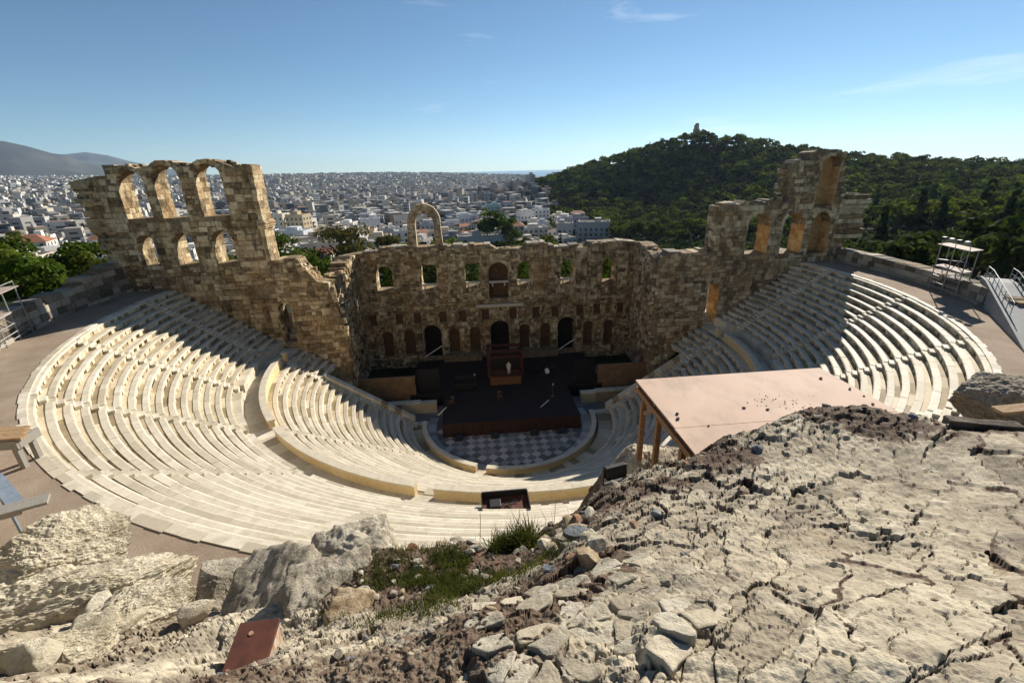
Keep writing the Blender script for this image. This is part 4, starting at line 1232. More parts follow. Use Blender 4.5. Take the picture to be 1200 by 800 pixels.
# ------------------------------------------------------------------ stage furniture
sg = empty('stage', (0, 0, 0), 'dark wooden stage platform with dark red front boards', 'stage')
MB().box(-8.05, 7.5, -2.35, 5.2, 1.60, 1.70).build('floor', M['stage_floor'], sg)
MB().box(-12.4, 12.2, 5.2, 15.9, 1.52, 1.69).build('rear_floor', M['stage_floor'], sg)
for k in range(14):
    x0 = -8.05 + 15.55 * k / 14
    MB().box(x0 + .012, x0 + 15.55 / 14 - .012, -2.40 - .02 * (k % 2), -2.3, 0.02, 1.66).build('front_board', M['stage_red'], sg)
MB().box(-8.02, -7.95, -2.3, 5.2, .02, 1.6).build('side_board', M['stage_red'], sg)
MB().box(7.4, 7.47, -2.3, 5.2, .02, 1.6).build('side_board', M['stage_red'], sg)
MB().box(-12.35, 12.15, 5.25, 5.35, 0, 1.52).build('back_board', M['black'], sg)
for q, x in enumerate((-6.3, -2.3, 2.1, 5.2)):
    r = empty('stage_monitor', (x, -3.0, 0), ('leftmost black stage monitor on the chequered floor', 'second black stage monitor from the left on the chequers', 'third black stage monitor from the left on the chequers', 'rightmost black stage monitor on the chequered floor')[q], 'loudspeaker', 'stage monitors')
    mb = MB(); mb.add([(-.45, -.35, .03), (.45, -.35, .03), (.45, .35, .03), (-.45, .35, .03), (-.45, -.25, .25), (.45, -.25, .25), (.45, .3, .55), (-.45, .3, .55)], [(3, 2, 1, 0), (4, 5, 6, 7), (0, 1, 5, 4), (1, 2, 6, 5), (2, 3, 7, 6), (3, 0, 4, 7)])
    mb.build('cabinet', M['black'], r, bevel=.02)
    mb = MB(); mb.add([(-.38, -.24, .275), (.38, -.24, .275), (.38, .26, .55), (-.38, .26, .55)], [(0, 1, 2, 3)]); mb.build('grille', M['dark_steel'], r)
# low walls left and right of the stage
for s_, lb in ((-1, 'left'), (1, 'right')):
    r = empty('side_panel', (0, 0, 0), 'tall brown panel wall beside the stage on the %s' % lb, 'panel', 'brown panels beside the stage')
    for a, b, y in ((11.6, 15.0, 5.35), (15.03, 18.9, 5.45)):
        MB().box(min(s_ * a, s_ * b), max(s_ * a, s_ * b), y, y + .25, .2, 4.05).build('panel', M['brown_panel'], r)
    MB().box(min(s_ * 11.5, s_ * 19.0), max(s_ * 11.5, s_ * 19.0), 5.3, 5.75, 4.05, 4.12).build('cap', M['timber'], r)
    w = empty('low_marble_wall', (0, 0, 0), 'low pale marble wall in front of the %s brown panel' % lb, 'wall', 'low marble walls beside the stage')
    for k, (a, b, z) in enumerate(((9.0, 10.9, 1.35), (10.93, 13.2, 1.5), (13.23, 15.6, 1.5), (15.63, 18.4, 1.5))):
        MB().box(min(s_ * a, s_ * b), max(s_ * a, s_ * b), 3.5, 4.2, -.2, z - .16).build('wall_block', M['riser'], w)
        MB().box(min(s_ * a, s_ * b), max(s_ * a, s_ * b), 3.42, 4.28, z - .155, z).build('coping_slab', M['marble'], w)
    d = tag(MB().box(min(s_ * 8.7, s_ * 11.4), max(s_ * 8.7, s_ * 11.4), 6.3, 6.6, 1.7, 4.6).build('black_drape', M['black']), 'black masking drape at the %s side of the stage' % lb, 'drape', 'black drapes')
    tag(MB().box(min(s_ * 2.9, s_ * 8.4), max(s_ * 2.9, s_ * 8.4), 15.0, 15.95, 1.2, 2.7, jit=.08).build('rubble_base', M['core']), 'rough dark masonry base of the stage wall on the %s' % lb, 'wall', 'masonry bases behind the stage')
rf = empty('red_stage_frame', (-.2, 7.4, 1.7), 'dark red open cube frame standing on a brown box on the stage', 'stage set')
MB().box(-2.0, 2.0, -.9, .9, 0, 1.25).build('base_box', M['orange_wood'], rf, bevel=.03)
for sx in (-1, 1):
    for sy in (-1, 1):
        MB().box(sx * 2.1 - .16, sx * 2.1 + .16, sy * 1.0 - .16, sy * 1.0 + .16, 1.25, 4.9).build('post', M['red_frame'], rf)
for z in (1.35, 4.0, 4.75):
    for sy in (-1, 1): MB().box(-1.94, 1.94, sy * 1.0 - .13, sy * 1.0 + .13, z - .14, z + .14).build('beam', M['red_frame'], rf)
    for sx in (-1, 1): MB().box(sx * 2.1 - .13, sx * 2.1 + .13, -.84, .84, z - .14, z + .14).build('beam', M['red_frame'], rf)
MB().box(-1.9, 1.9, .7, .84, 1.5, 3.85).build('backdrop', M['black'], rf)

def figure(name, label, loc, mat, h=1.75):
    """standing robed figure grown from a skeleton"""
    me = bpy.data.meshes.new(name)
    k = h / 1.75
    J = [((0, 0, .95), .15), ((0, 0, 1.2), .14), ((0, -.01, 1.42), .17), ((0, 0, 1.52), .06), ((0, -.01, 1.62), .095), ((0, -.01, 1.72), .07),
         ((.2, 0, 1.40), .065), ((.25, -.03, 1.14), .05), ((.2, -.15, .95), .04), ((-.2, 0, 1.40), .065), ((-.27, -.02, 1.14), .05), ((-.25, -.1, .90), .04),
         ((.1, 0, .85), .12), ((.11, -.01, .48), .10), ((.11, .02, .06), .07), ((.12, -.13, .03), .04), ((-.1, 0, .85), .12), ((-.1, -.02, .48), .10), ((-.1, .02, .06), .07), ((-.1, -.13, .03), .04)]
    E_ = [(0, 1), (1, 2), (2, 3), (3, 4), (4, 5), (2, 6), (6, 7), (7, 8), (2, 9), (9, 10), (10, 11), (0, 12), (12, 13), (13, 14), (14, 15), (0, 16), (16, 17), (17, 18), (18, 19)]
    me.from_pydata([tuple(c * k for c in p) for p, _ in J], E_, [])
    o = bpy.data.objects.new(name, me); o.location = loc; link(o)
    sk = o.modifiers.new('skin', 'SKIN'); sk.use_smooth_shade = True
    for i, (_, r) in enumerate(J):
        d = me.skin_vertices[0].data[i]; d.radius = (r * k, r * k * .85); d.use_root = i == 0
    sb = o.modifiers.new('sub', 'SUBSURF'); sb.levels = 2; sb.render_levels = 2
    me.materials.append(mat)
    return tag(o, label, 'figure')
figure('pale_figure', 'pale standing figure inside the red stage frame', (.25, 7.0, 2.97), M['pale'])

def chair(loc, label, rz):
    r = empty('stage_chair', loc, label, 'chair', 'wooden chairs on the stage', rz)
    MB().box(-.22, .22, -.22, .22, .42, .47).build('seat', M['orange_wood'], r)
    for a in (-1, 1):
        for b in (-1, 1): MB().box(a * .2 - .025, a * .2 + .025, b * .2 - .025, b * .2 + .025, 0, .42 if b < 0 else 1.0).build('leg', M['orange_wood'], r)
    MB().box(-.2, .2, .18, .22, .75, .98).build('backrest', M['orange_wood'], r)
chair((-1.3, 2.7, 1.7), 'small orange wooden chair alone in the middle of the stage', .3)
chair((-7.1, 2.2, 1.7), 'reddish wooden chair near the left edge of the stage', -.8)
def lamp_stand(loc, label, h):
    r = empty('stage_stand', loc, label, 'stand', 'thin stands on the stage')
    mb = MB(); mb.tube([(0, 0, .02), (0, 0, h)], .035, 6); mb.build('pole', M['orange_wood'], r)
    mb = MB(); mb.tube([(0, 0, 0), (0, 0, .04)], [.25, .22], 12); mb.build('base', M['orange_wood'], r)
    mb = MB(); mb.tube([(0, 0, h), (0, 0, h + .12), (0, 0, h + .24)], [.06, .12, .06], 10); mb.build('head', M['pale'], r)
lamp_stand((-4.2, 7.1, 1.7), 'thin orange stand with a pale head left of the red frame', 1.3)
lamp_stand((5.2, 2.5, 1.7), 'thin orange stand on the right half of the stage', 1.5)
r = empty('drum', (5.45, 8.1, 1.7), 'white drum on dark legs at the right rear of the stage', 'drum')
mb = MB(); mb.tube([(0, -.25, .8), (0, .25, .9)], .28, 16); mb.build('shell', M['white_paint'], r)
for a in range(3):
    mb = MB(); mb.tube([(0, 0, .6), (.4 * math.cos(a * 2.1), .4 * math.sin(a * 2.1), .01)], .025, 6); mb.build('leg', M['dark_steel'], r)
for (a, b, lb) in (((-8.6, -.3, 1.72), (-7.6, .1, 2.5), 'red and white pole leaning at the left stage corner'), ((3.3, 0.0, 1.72), (4.4, .7, 2.2), 'pale rod leaning on a small stand at right of the stage')):
    mb = MB(); mb.tube([a, b], .045, 6); tag(mb.build('pole', M['white_paint']), lb, 'pole')
tag(MB().box(-6.9, -4.4, 5.6, 7.3, 1.7, 2.6).box(-6.8, -4.5, 6.9, 7.2, 2.6, 3.1).build('black_piano', M['black'], bevel=.04), 'low black instrument on the left rear stage', 'instrument')
for q, x in enumerate((3.4, 4.3, 6.6)):
    r = empty('equipment_rack', (x, 10.0, 1.69), ('black equipment rack nearest the red frame', 'black equipment rack in the middle of three', 'black equipment rack farthest right on the stage')[q], 'rack', 'equipment racks')
    MB().box(-.3, .3, -.3, .3, 0, 1.1 + .15 * q).build('case', M['black'], r, bevel=.03)
    MB().box(-.24, .24, -.315, -.3, .5, .9).build('front_panel', M['dark_steel'], r)

# papers left on the seats
def paper(x, y, z, lb, s=.34):
    mb = MB(); a = random.random() * 3
    p = [(x + s * math.cos(a + q * math.pi / 2), y + s * math.sin(a + q * math.pi / 2), z + .03 * (q % 2)) for q in range(4)]
    p += [(u, v, w + .02) for u, v, w in p]
    mb.add(p, [(4, 5, 6, 7), (3, 2, 1, 0), (0, 1, 5, 4), (1, 2, 6, 5), (2, 3, 7, 6), (3, 0, 4, 7)])
    tag(mb.build('white_sheet', M['white_paint']), lb, 'paper', 'white sheets left on seats')
def seat_z(rows, x, y):
    r = math.hypot(x, y); z = None
    for rf, zt, ri, de in rows:
        if r >= rf: z = zt
    return z
for rows, x, y, lb in ((UP, -34.2, -.1, 'white paper on shaded upper seats by the left wall'), (LO, 18.7, -2.4, 'white sheet on the shaded right lower seats, nearest the deck'), (LO, 19.4, -1.5, 'white sheet second from the deck on shaded right lower seats'),
                       (LO, 20.15, -.65, 'white sheet third from the deck on shaded right lower seats'), (LO, 21.6, .95, 'white sheet farthest up on the shaded right lower seats')):
    paper(x, y, seat_z(rows, x, y) + .02, lb)

# ------------------------------------------------------------------ black tray on the upper seats
r = empty('black_tray', (-2.85, -26.75, 10.9), 'open black tray with rusty brown bottom standing on the seats', 'tray')
MB().box(-1.25, 1.25, -.55, .75, 0, .05).build('bottom', M['rust'], r)
for (a, b, c, d) in ((-1.25, 1.25, .72, .80), (-1.25, 1.25, -.60, -.55), (-1.3, -1.25, -.6, .8), (1.25, 1.3, -.6, .8)):
    MB().box(a, b, c, d, -.1, .42 if c > .5 else (.30 if d - c > 1 else .12)).build('side', M['black'], r)
MB().box(-.85, -.25, -.2, .4, .06, .2).build('black_box', M['dark_steel'], r, bevel=.02)
mb = MB()
mb.tube([(-.3, -.1, .12), (.1, .1, .14), (.35, -.15, .13), (.2, -.35, .12), (-.1, -.2, .13), (.5, .2, .14), (.7, .15, .12)], .025, 6); mb.build('cable', M['black'], r)
for q in range(8):
    x = -1.1 + .31 * q
    MB().box(x, x + random.uniform(.12, .24), -.66, -.61, -.06, .1, jit=.02).build('clip', M['white_paint'], r)
mb = MB(); mb.tube([(-1.6, -.72, -.12), (1.5, -.68, -.1)], .04, 6); mb.build('front_tube', M['dark_steel'], r)
for x in (-1.2, 1.2): MB().box(x - .04, x + .04, -.5, -.42, -1.0, 0).build('leg', M['dark_steel'], r)
for x in (-1.2, 1.2): MB().box(x - .04, x + .04, .6, .68, -.75, 0).build('leg', M['dark_steel'], r)

# ------------------------------------------------------------------ plywood deck
dk = empty('plywood_deck', (0, 0, 24.0), 'flat pink plywood deck on timber posts behind the rock ledge', 'deck')
MB().box(-.94, 2.92, -40.49, -38.70, -.022, 0, .5).build('far_sheet', M['plywood'], dk)
MB().box(-.95, 2.92, -41.30, -40.497, -.022, -.002, .5).build('near_sheet', M['plywood'], dk)
for y in (-38.78, -39.55, -40.45, -41.2): MB().box(-.9, 2.88, y - .03, y + .03, -.13, -.024).build('joist', M['timber'], dk)
for x in (-.90, 1.0, 2.86): MB().box(x - .035, x + .035, -41.28, -38.74, -.24, -.131).build('bearer', M['timber'], dk)
for x, y in ((-.9, -39.1), (-.9, -39.82), (-.9, -40.75), (1.0, -39.1), (1.0, -40.6), (2.85, -39.1), (2.85, -40.6)):
    g = ground_z(x, y) - 24
    MB().box(x - .045, x + .045, y - .045, y + .045, g - .15, -.245).build('post', M['timber'], dk)
mb = MB(); mb.bar((-.9, -39.15, -.5), (-.9, -39.5, -.25), .04, .07); mb.build('brace', M['timber'], dk)
for i, (x, y) in enumerate([(2.47, -40.32), (-.39, -40.51), (.49, -40.04), (2.57, -39.18), (2.77, -39.65), (2.80, -39.93), (-.72, -40.08), (-.78, -40.24), (.85, -40.15), (1.94, -40.53), (2.71, -40.23)] + [(random.gauss(1.1, .35), random.gauss(-39.9, .18)) for _ in range(34)]):
    s_ = random.uniform(.03, .06) if i < 11 else random.uniform(.010, .022)
    if i == 0: s_ = .10
    o = mobj('pebble', rock_mesh('pebble', 300 + i, (s_ * 1.3, s_, s_ * .7), 2, 5, .1, M['boulder_dark']), None, (x, y, 24.0 + s_ * .30), (0, 0, random.random() * 6))
    tag(o, 'small dark pebbles scattered on the plywood deck' if i else 'largest dark stone on the plywood deck near its right edge', 'pebble', 'pebbles on the plywood deck' if i else None)

# ------------------------------------------------------------------ floodlight on the rock edge
g = ground_z(-2.1, -41.05)
fl = empty('floodlight', (-2.09, -41.05, 23.72), 'black floodlight on a stand behind the rock edge', 'floodlight', None, .25)
mb = MB(); vs = []
for x in (-.16, .16):
    for k in range(9):
        a = math.pi * k / 8
        vs.append((x, .10 * math.cos(a) * .9, -.06 + .15 * math.sin(a)))
fs = [(k, k + 1, 10 + k, 9 + k) for k in range(8)] + [(8, 0, 9, 17)] + [tuple(range(9))[::-1], tuple(range(9, 18))]
mb.add(vs, fs); mb.build('housing', M['black'], fl)
MB().box(-.175, .175, -.105, .105, -.08, -.065).build('front_frame', M['black'], fl)
MB().box(-.20, -.175, -.02, .02, -.2, .06).box(.175, .20, -.02, .02, -.2, .06).box(-.2, .2, -.02, .02, -.225, -.2).build('bracket', M['dark_steel'], fl)
mb = MB(); mb.tube([(0, 0, -.22), (0, 0, g - 23.72 - .1)], .02, 8); mb.build('pole', M['dark_steel'], fl)

# ------------------------------------------------------------------ scaffolds, ramp
def scaffold(name, label, pts, z0, z1, out, deck_mat, lamps=False, group='scaffold towers'):
    r = empty(name, (0, 0, 0), label, 'scaffold', group)
    rows_ = [pts, [(x + out[0], y + out[1]) for x, y in pts]]
    for row in rows_:
        for x, y in row:
            mb = MB(); mb.tube([(x, y, z0), (x, y, z1)], .045, 6); mb.build('upright', M['steel'], r)
    zs = [z0 + .35, z0 + .75, z0 + 1.35, z0 + 2.1]
    for z in zs:
        for row in rows_:
            mb = MB(); mb.tube([(*row[0], z), (*row[-1], z)], .035, 6); mb.build('rail', M['steel'], r)
        for a, b in zip(*rows_):
            mb = MB(); mb.tube([(*a, z), (*b, z)], .03, 6); mb.build('transom', M['steel'], r)
    a, b = Vector((*pts[0], 0)), Vector((*pts[-1], 0)); o = Vector((*out, 0)); e_ = (b - a).normalized() * .35
    for z, ex in ((z1 + .03, 1.0), (z0 + 2.15, .2)):
        n = 4
        for k in range(n):
            q0 = a - e_ * ex - o * .12 * ex + o * (1 + .24 * ex) * k / n + Vector((0, 0, z))
            mb = MB(); mb.obox(q0, (b - a) + e_ * 2 * ex, o * ((1 + .24 * ex) / n - .02), (0, 0, .05)); mb.build('deck_board', deck_mat, r)
    for k in range(3):
        q = a + (b - a) * (k / 2.0)
        mb = MB(); mb.tube([q + Vector((0, 0, z1)), q + Vector((0, 0, z1 + .5))], .03, 6); mb.build('guard_post', M['steel'], r)
    mb = MB(); mb.tube([a + Vector((0, 0, z1 + .5)), b + Vector((0, 0, z1 + .5))], .03, 6); mb.build('guard_rail', M['steel'], r)
    mb = MB(); mb.tube([Vector((*rows_[0][0], z0 + .1)), Vector((*rows_[0][-1], z1 - .3))], .03, 6); mb.build('brace', M['steel'], r)
    if lamps:
        for k in range(4):
            q = a + (b - a) * (.05 + .27 * k) + Vector((0, 0, z1 + .62))
            l_ = MB(); l_.box(q.x - .16, q.x + .16, q.y - .16, q.y + .16, q.z - .1, q.z + .14); l_.build('lamp', M['steel' if k % 2 else 'dark_steel'], r, bevel=.03)
        mb = MB(); mb.bar(a + Vector((0, 0, z0 + 2.6)) + o * .2, b + Vector((0, 0, z0 + 2.9)) + o * .2, .3, .3); mb.build('dark_case', M['black'], r)
    return r
scaffold('scaffold_tower', 'steel scaffold tower with a wooden deck at the left edge', [(-39.0, -8.7), (-38.4, -10.5), (-37.8, -12.3), (-37.0, -14.0)], 16.55, 20.2, (-1.3, -.4), M['deck'])
scaffold('scaffold_tower', 'steel scaffold tower carrying lamps on the right walkway', [(38.35, -9.1), (37.95, -10.7), (37.5, -12.3)], 16.55, 20.55, (1.25, .3), M['deck'], True)
rp = empty('concrete_ramp', (0, 0, 0), 'grey concrete ramp with steel railings at the right edge', 'ramp')
A, B = Vector((38.5, -13.3, 0)), Vector((29.9, -23.6, 0)); dr = (B - A); L_ = dr.length; dr.normalize(); nr_ = Vector((-dr.y, dr.x, 0))
if nr_.dot(A) < 0: nr_ = -nr_
def rpt(s_, o_, z): return tuple(A + dr * s_ + nr_ * o_ + Vector((0, 0, z)))
prof = [(-1.2, 18.35), (0.6, 18.35), (L_, 16.58)]
mb = MB(); vs = []
for s_, z in prof:
    for o_ in (0, 1.9): vs += [rpt(s_, o_, 16.4), rpt(s_, o_, z)]
fs = []
for k in range(2):
    b = k * 4; fs += [(b, b + 1, b + 5, b + 4), (b + 2, b + 6, b + 7, b + 3), (b + 1, b + 3, b + 7, b + 5)]
fs += [(0, 2, 3, 1), (8, 9, 11, 10)]
mb.add(vs, fs); mb.build('slope', M['concrete'], rp)
mb = MB(); vs = []
for s_, z in prof:
    for o_ in (-.06, .06): vs += [rpt(s_, o_, z - .04), rpt(s_, o_, z + .09)]
fs = []
for k in range(2):
    b = k * 4; fs += [(b, b + 1, b + 5, b + 4), (b + 2, b + 6, b + 7, b + 3), (b + 1, b + 3, b + 7, b + 5)]
fs += [(0, 2, 3, 1), (8, 9, 11, 10)]
mb.add(vs, fs); mb.build('kerb', M['concrete'], rp)
def zr(s_): return 18.35 if s_ < .6 else 18.35 + (16.58 - 18.35) * (s_ - .6) / (L_ - .6)
for o_ in (.25, 1.7):
    for q in range(8):
        s_ = -1.0 + q * 1.25
        mb = MB(); mb.tube([rpt(s_, o_, zr(s_)), rpt(s_, o_, zr(s_) + .95)], .028, 6); mb.build('railing_post', M['steel'], rp)
    for h in (.5, .95):
        mb = MB(); mb.tube([rpt(-1.0, o_, zr(-1) + h), rpt(.6, o_, zr(.6) + h), rpt(7.75, o_, zr(7.75) + h)], .03, 6); mb.build('handrail', M['steel'], rp)

# ------------------------------------------------------------------ timber platform and planks at the left edge
r = empty('timber_platform', (0, 0, 0), 'weathered brown timber platform at the left edge of the walkway', 'platform')
for k in range(3):
    y = -27.5 - .36 * k
    MB().box(-26.5 - .2 * (k % 2), -23.3 + .06 * (k % 3) + .18 * k, y - .34, y, 17.95, 18.05).build('board', M['warm_plank'], r)
MB().box(-26.5, -23.0, -28.62, -28.53, 17.55, 17.94).build('fascia', M['plank'], r)
MB().box(-23.1, -23.0, -28.5, -27.5, 17.55, 17.94).build('fascia', M['plank'], r)
for x, y in ((-23.3, -27.7), (-23.3, -28.4), (-26, -28.4), (-26, -27.7)): MB().box(x - .1, x + .1, y - .1, y + .1, 16.5, 17.94).build('leg', M['plank'], r)
r = empty('plank_trestle', (0, 0, 0), 'grey weathered planks stacked on a bluish trestle at lower left', 'planks')
mb = MB(); mb.obox((-21.2, -34.1, 17.85), (2.75, 1.25, 0), (-.3, .5, 0), (0, 0, .1)); mb.build('plank', M['plank'], r)
mb = MB(); mb.obox((-22.4, -34.6, 17.72), (3.3, 1.5, 0), (-.3, .5, 0), (0, 0, .1)); mb.build('plank', M['plank'], r)
M['blue_steel'] = plain('blue_grey_steel', (0.20, 0.24, 0.29), 0.5, 0.2, 6.0)
for a, b in (((-21.6, -31.1, 17.95), (-19.45, -32.75, 17.75)), ((-22.2, -31.9, 17.95), (-19.9, -33.4, 17.75))):
    mb = MB(); mb.bar(a, b, .42, .08); mb.build('board', M['blue_steel'], r)
for x, y in ((-19.6, -32.9), (-21.5, -31.3), (-21.3, -33.0), (-20.0, -33.6)):
    mb = MB(); mb.tube([(x, y, 16.5), (x, y, 17.72)], .05, 6); mb.build('leg', M['blue_steel'], r)

# ------------------------------------------------------------------ foreground rocks and blocks
def put(name, me, label, cat, loc, rot=(0, 0, 0), group=None):
    return tag(mobj(name, me, None, loc, rot), label, cat, group)
put('boulder', rock_mesh('boulder', 21, (2.0, 1.5, 1.2), 7, 26, 0.075, M['boulder'], boxy=.3), 'rounded cream boulder at the left edge above the planks', 'boulder', (-9.95, -41.25, 23.1), (.1, .15, .5), 'boulders at the left')
put('boulder', rock_mesh('boulder', 22, (2.8, 1.6, 1.5), 7, 30, 0.08, M['boulder'], boxy=.3), 'large ridged cream boulder filling the lower left corner', 'boulder', (-8.65, -42.75, 23.5), (.3, .1, .75), 'boulders at the left')
put('boulder', rock_mesh('boulder', 23, (1.5, 1.0, 1.1), 7, 28, 0.08, M['boulder'], boxy=.3), 'craggy pale boulder right of the large ridged one', 'boulder', (-7.55, -43.0, 23.8), (.3, -.1, .9), 'boulders at the left')
put('boulder', rock_mesh('boulder', 24, (.8, .65, .7), 6, 20, .05, M['boulder_grey']), 'small grey rock between the ridged boulder and the pointed block', 'boulder', (-7.0, -42.45, 23.65), (.3, .2, .3), 'boulders at the left')
put('boulder', rock_mesh('boulder', 25, (1.2, .7, .6), 7, 24, 0.07, M['boulder']), 'flat cream rock in the bottom left corner', 'boulder', (-7.6, -43.7, 24.3), (.2, .2, .7), 'boulders at the left')
put('boulder', rock_mesh('boulder', 26, (2.6, 1.7, 1.35), 7, 26, 0.06, M['boulder_grey'], boxy=.45), 'big weathered boulder at the right edge by the upper seats', 'boulder', (6.45, -39.4, 23.45), (.05, .1, .2))
rb_ = random.Random(12)
for q in range(34):   # broken rock between the boulders
    x, y = rb_.uniform(-9.6, -6.6), rb_.uniform(-43.9, -41.9)
    if math.hypot(x, y) < 42.2 or y > -42.2 and x > -7.6: continue
    s_ = rb_.uniform(.25, .7)
    mobj('stone', rock_mesh('stone', 800 + q, (s_ * 1.5, s_, s_ * .8), 4, 22, .05, M['boulder'], boxy=.3), rock, (x, y, ground_z(x, y) + .12), (rb_.uniform(-.4, .4), rb_.uniform(-.4, .4), rb_.random() * 6))
put('cut_block', block_mesh('cut_block', 31, (.78, 1.45, .85), M['boulder_grey'], 44, .045, .12), 'pointed grey cut block leaning over the walkway beside the rusty box', 'block', (-6.22, -43.15, 23.70), (rad(16), rad(-12), rad(-14)), 'old cut blocks')
put('cut_block', block_mesh('cut_block', 32, (.8, 1.0, .75), M['boulder_grey'], 44, .06, .16), 'rough pitted grey block behind the rusty box', 'block', (-5.5, -43.35, 24.05), (rad(8), rad(4), rad(18)), 'old cut blocks')
put('cut_block', block_mesh('cut_block', 33, (.85, .6, .55), M['slab'], 44, .055, .18), 'whitish eroded block at the edge left of the grass', 'block', (-5.48, -42.55, 23.96), (rad(5), rad(-6), rad(12)), 'old cut blocks')
put('cut_block', block_mesh('cut_block', 34, (.27, .36, .28), M['stone_warm'], 18, .04, .15), 'rusty orange-streaked block left of the grassy hollow', 'block', (-5.2, -43.8, 24.58), (rad(12), rad(8), rad(-12)), 'old cut blocks')
# metal box
rb = empty('rusty_box', (-5.67, -44.26, 24.69), 'rusty brown metal box wedged among the blocks', 'box')
rb.rotation_euler = (rad(4), rad(3), rad(4))
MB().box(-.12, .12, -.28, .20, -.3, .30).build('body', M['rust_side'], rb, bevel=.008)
MB().box(-.132, .132, -.295, .212, .301, .322).build('lid', M['rust'], rb, bevel=.006)
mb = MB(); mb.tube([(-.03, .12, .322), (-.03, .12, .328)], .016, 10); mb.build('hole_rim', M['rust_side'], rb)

# stones set in the mortar at the bottom of the picture and loose stones
def drop(x, y, s, seed, mat, flat=.62, sink=.22, sub=3, cuts=8):
    me = rock_mesh('stone', seed, s, sub, cuts + 7, .10, mat)
    g = ground_z(x, y)
    return mobj('stone', me, rock, (x, y, g + s[2] * (.5 - sink)), (random.uniform(-.12, .12), random.uniform(-.12, .12), random.random() * 6.28))
def clip_half(poly, a, b):
    """keep the part of poly nearer to a than to b"""
    mx_, my_ = (a[0] + b[0]) / 2, (a[1] + b[1]) / 2; nx, ny = b[0] - a[0], b[1] - a[1]; out = []
    for p_, q_ in zip(poly, poly[1:] + poly[:1]):
        dp = (p_[0] - mx_) * nx + (p_[1] - my_) * ny; dq = (q_[0] - mx_) * nx + (q_[1] - my_) * ny
        if dp <= 0: out.append(p_)
        if dp * dq < 0:
            t_ = dp / (dp - dq); out.append((p_[0] + (q_[0] - p_[0]) * t_, p_[1] + (q_[1] - p_[1]) * t_))
    return out
seeds = []
rq = random.Random(31)
for _ in range(900):
    q = (rq.uniform(-4.3, -3.05), rq.uniform(-45.6, -44.45))
    md = .07 + .13 * rq.random()
    if all(math.hypot((q[0] - u) * .75, (q[1] - v) * 1.25) > md for u, v in seeds): seeds.append(q)
for si, a in enumerate(seeds):
    if not (-4.2 < a[0] < -3.12 and -45.5 < a[1] < -44.52) or rq.random() < .16: continue
    poly = [(a[0] - .25, a[1] - .25), (a[0] + .25, a[1] - .25), (a[0] + .25, a[1] + .25), (a[0] - .25, a[1] + .25)]
    for b in seeds:
        if b != a and math.hypot(b[0] - a[0], b[1] - a[1]) < .6: poly = clip_half(poly, a, b)
    cx_ = sum(q[0] for q in poly) / len(poly); cy_ = sum(q[1] for q in poly) / len(poly)
    # finer outline, pulled in and roughened
    out = []
    for p_, q_ in zip(poly, poly[1:] + poly[:1]):
        L_ = math.hypot(q_[0] - p_[0], q_[1] - p_[1]); n_ = max(1, int(L_ / .025))
        for k_ in range(n_): out.append((p_[0] + (q_[0] - p_[0]) * k_ / n_, p_[1] + (q_[1] - p_[1]) * k_ / n_))
    gap = rq.uniform(.84, .95)
    out = np.array([((x - cx_) * gap, (y - cy_) * gap) for x, y in out])
    out += .011 * np.stack([vnoise(out[:, 0] * 30 + si, out[:, 1] * 30, seed=2), vnoise(out[:, 0] * 30, out[:, 1] * 30 + si, seed=3)], 1)
    out = (np.roll(out, 1, 0) + 6 * out + np.roll(out, -1, 0)) / 8
    g = ground_z(cx_, cy_); tx, ty = rq.uniform(-.06, .06), rq.uniform(-.06, .06); top = rq.uniform(-.002, .012)
    rings = [(1.03, -.09), (1.005, top * .55), (.975, top)] + [(q_, top + .003) for q_ in (.9, .8, .7, .6, .5, .4, .3, .2, .1)]
    gx_, gy_ = (ground_z(cx_ + .1, cy_) - ground_z(cx_ - .1, cy_)) / .2, (ground_z(cx_, cy_ + .1) - ground_z(cx_, cy_ - .1)) / .2
    gx_, gy_ = max(-.5, min(.5, gx_)), max(-.5, min(.5, gy_))
    m_ = len(out); V_ = []
    for f_, h_ in rings:
        xy = out * f_; V_.append(np.stack([xy[:, 0], xy[:, 1], h_ + (gx_ + tx) * xy[:, 0] + (gy_ + ty) * xy[:, 1] + .0055 * fbm(xy[:, 0] * 14 + si, xy[:, 1] * 14, seed=9, octv=5, gain=.6)], 1))
    V_ = np.concatenate(V_ + [np.array([[0, 0, top + .003 + .0055 * float(fbm(np.array([float(si)]), np.array([0.0]), seed=9, octv=5, gain=.6)[0])]])]); F_ = []
    for r_ in range(len(rings) - 1):
        for k_ in range(m_): F_.append((r_ * m_ + k_, r_ * m_ + (k_ + 1) % m_, (r_ + 1) * m_ + (k_ + 1) % m_, (r_ + 1) * m_ + k_))
    c_ = len(V_) - 1; b_ = (len(rings) - 1) * m_
    for k_ in range(m_): F_.append((b_ + k_, b_ + (k_ + 1) % m_, c_, c_))
    me = bpy.data.meshes.new('flagstone'); me.from_pydata(V_.tolist(), [], [f if f[2] != f[3] else f[:3] for f in F_]); me.materials.append(M['slab' if rq.random() < .75 else 'bedrock']); at_ = me.attributes.new('tone', 'FLOAT', 'FACE'); at_.data.foreach_set('value', np.full(len(me.polygons), rq.uniform(.45, 1.0), np.float32))
    for pl in me.polygons: pl.use_smooth = True
    mobj('flagstone', me, rock, (cx_, cy_, g))
put('stone', rock_mesh('stone', 501, (.20, .17, .17), 4, 7, .06, M['stone_warm']), 'rounded tan stone casting a dark shadow on the ledge', 'stone', (-3.42, -44.42, 25.66), (.2, .1, .4))
put('stone', rock_mesh('stone', 502, (.14, .11, .10), 4, 7, .06, M['stone_blue']), 'blue-grey stone left of the tan stone', 'stone', (-3.54, -44.47, 25.57), (.2, .1, .4))
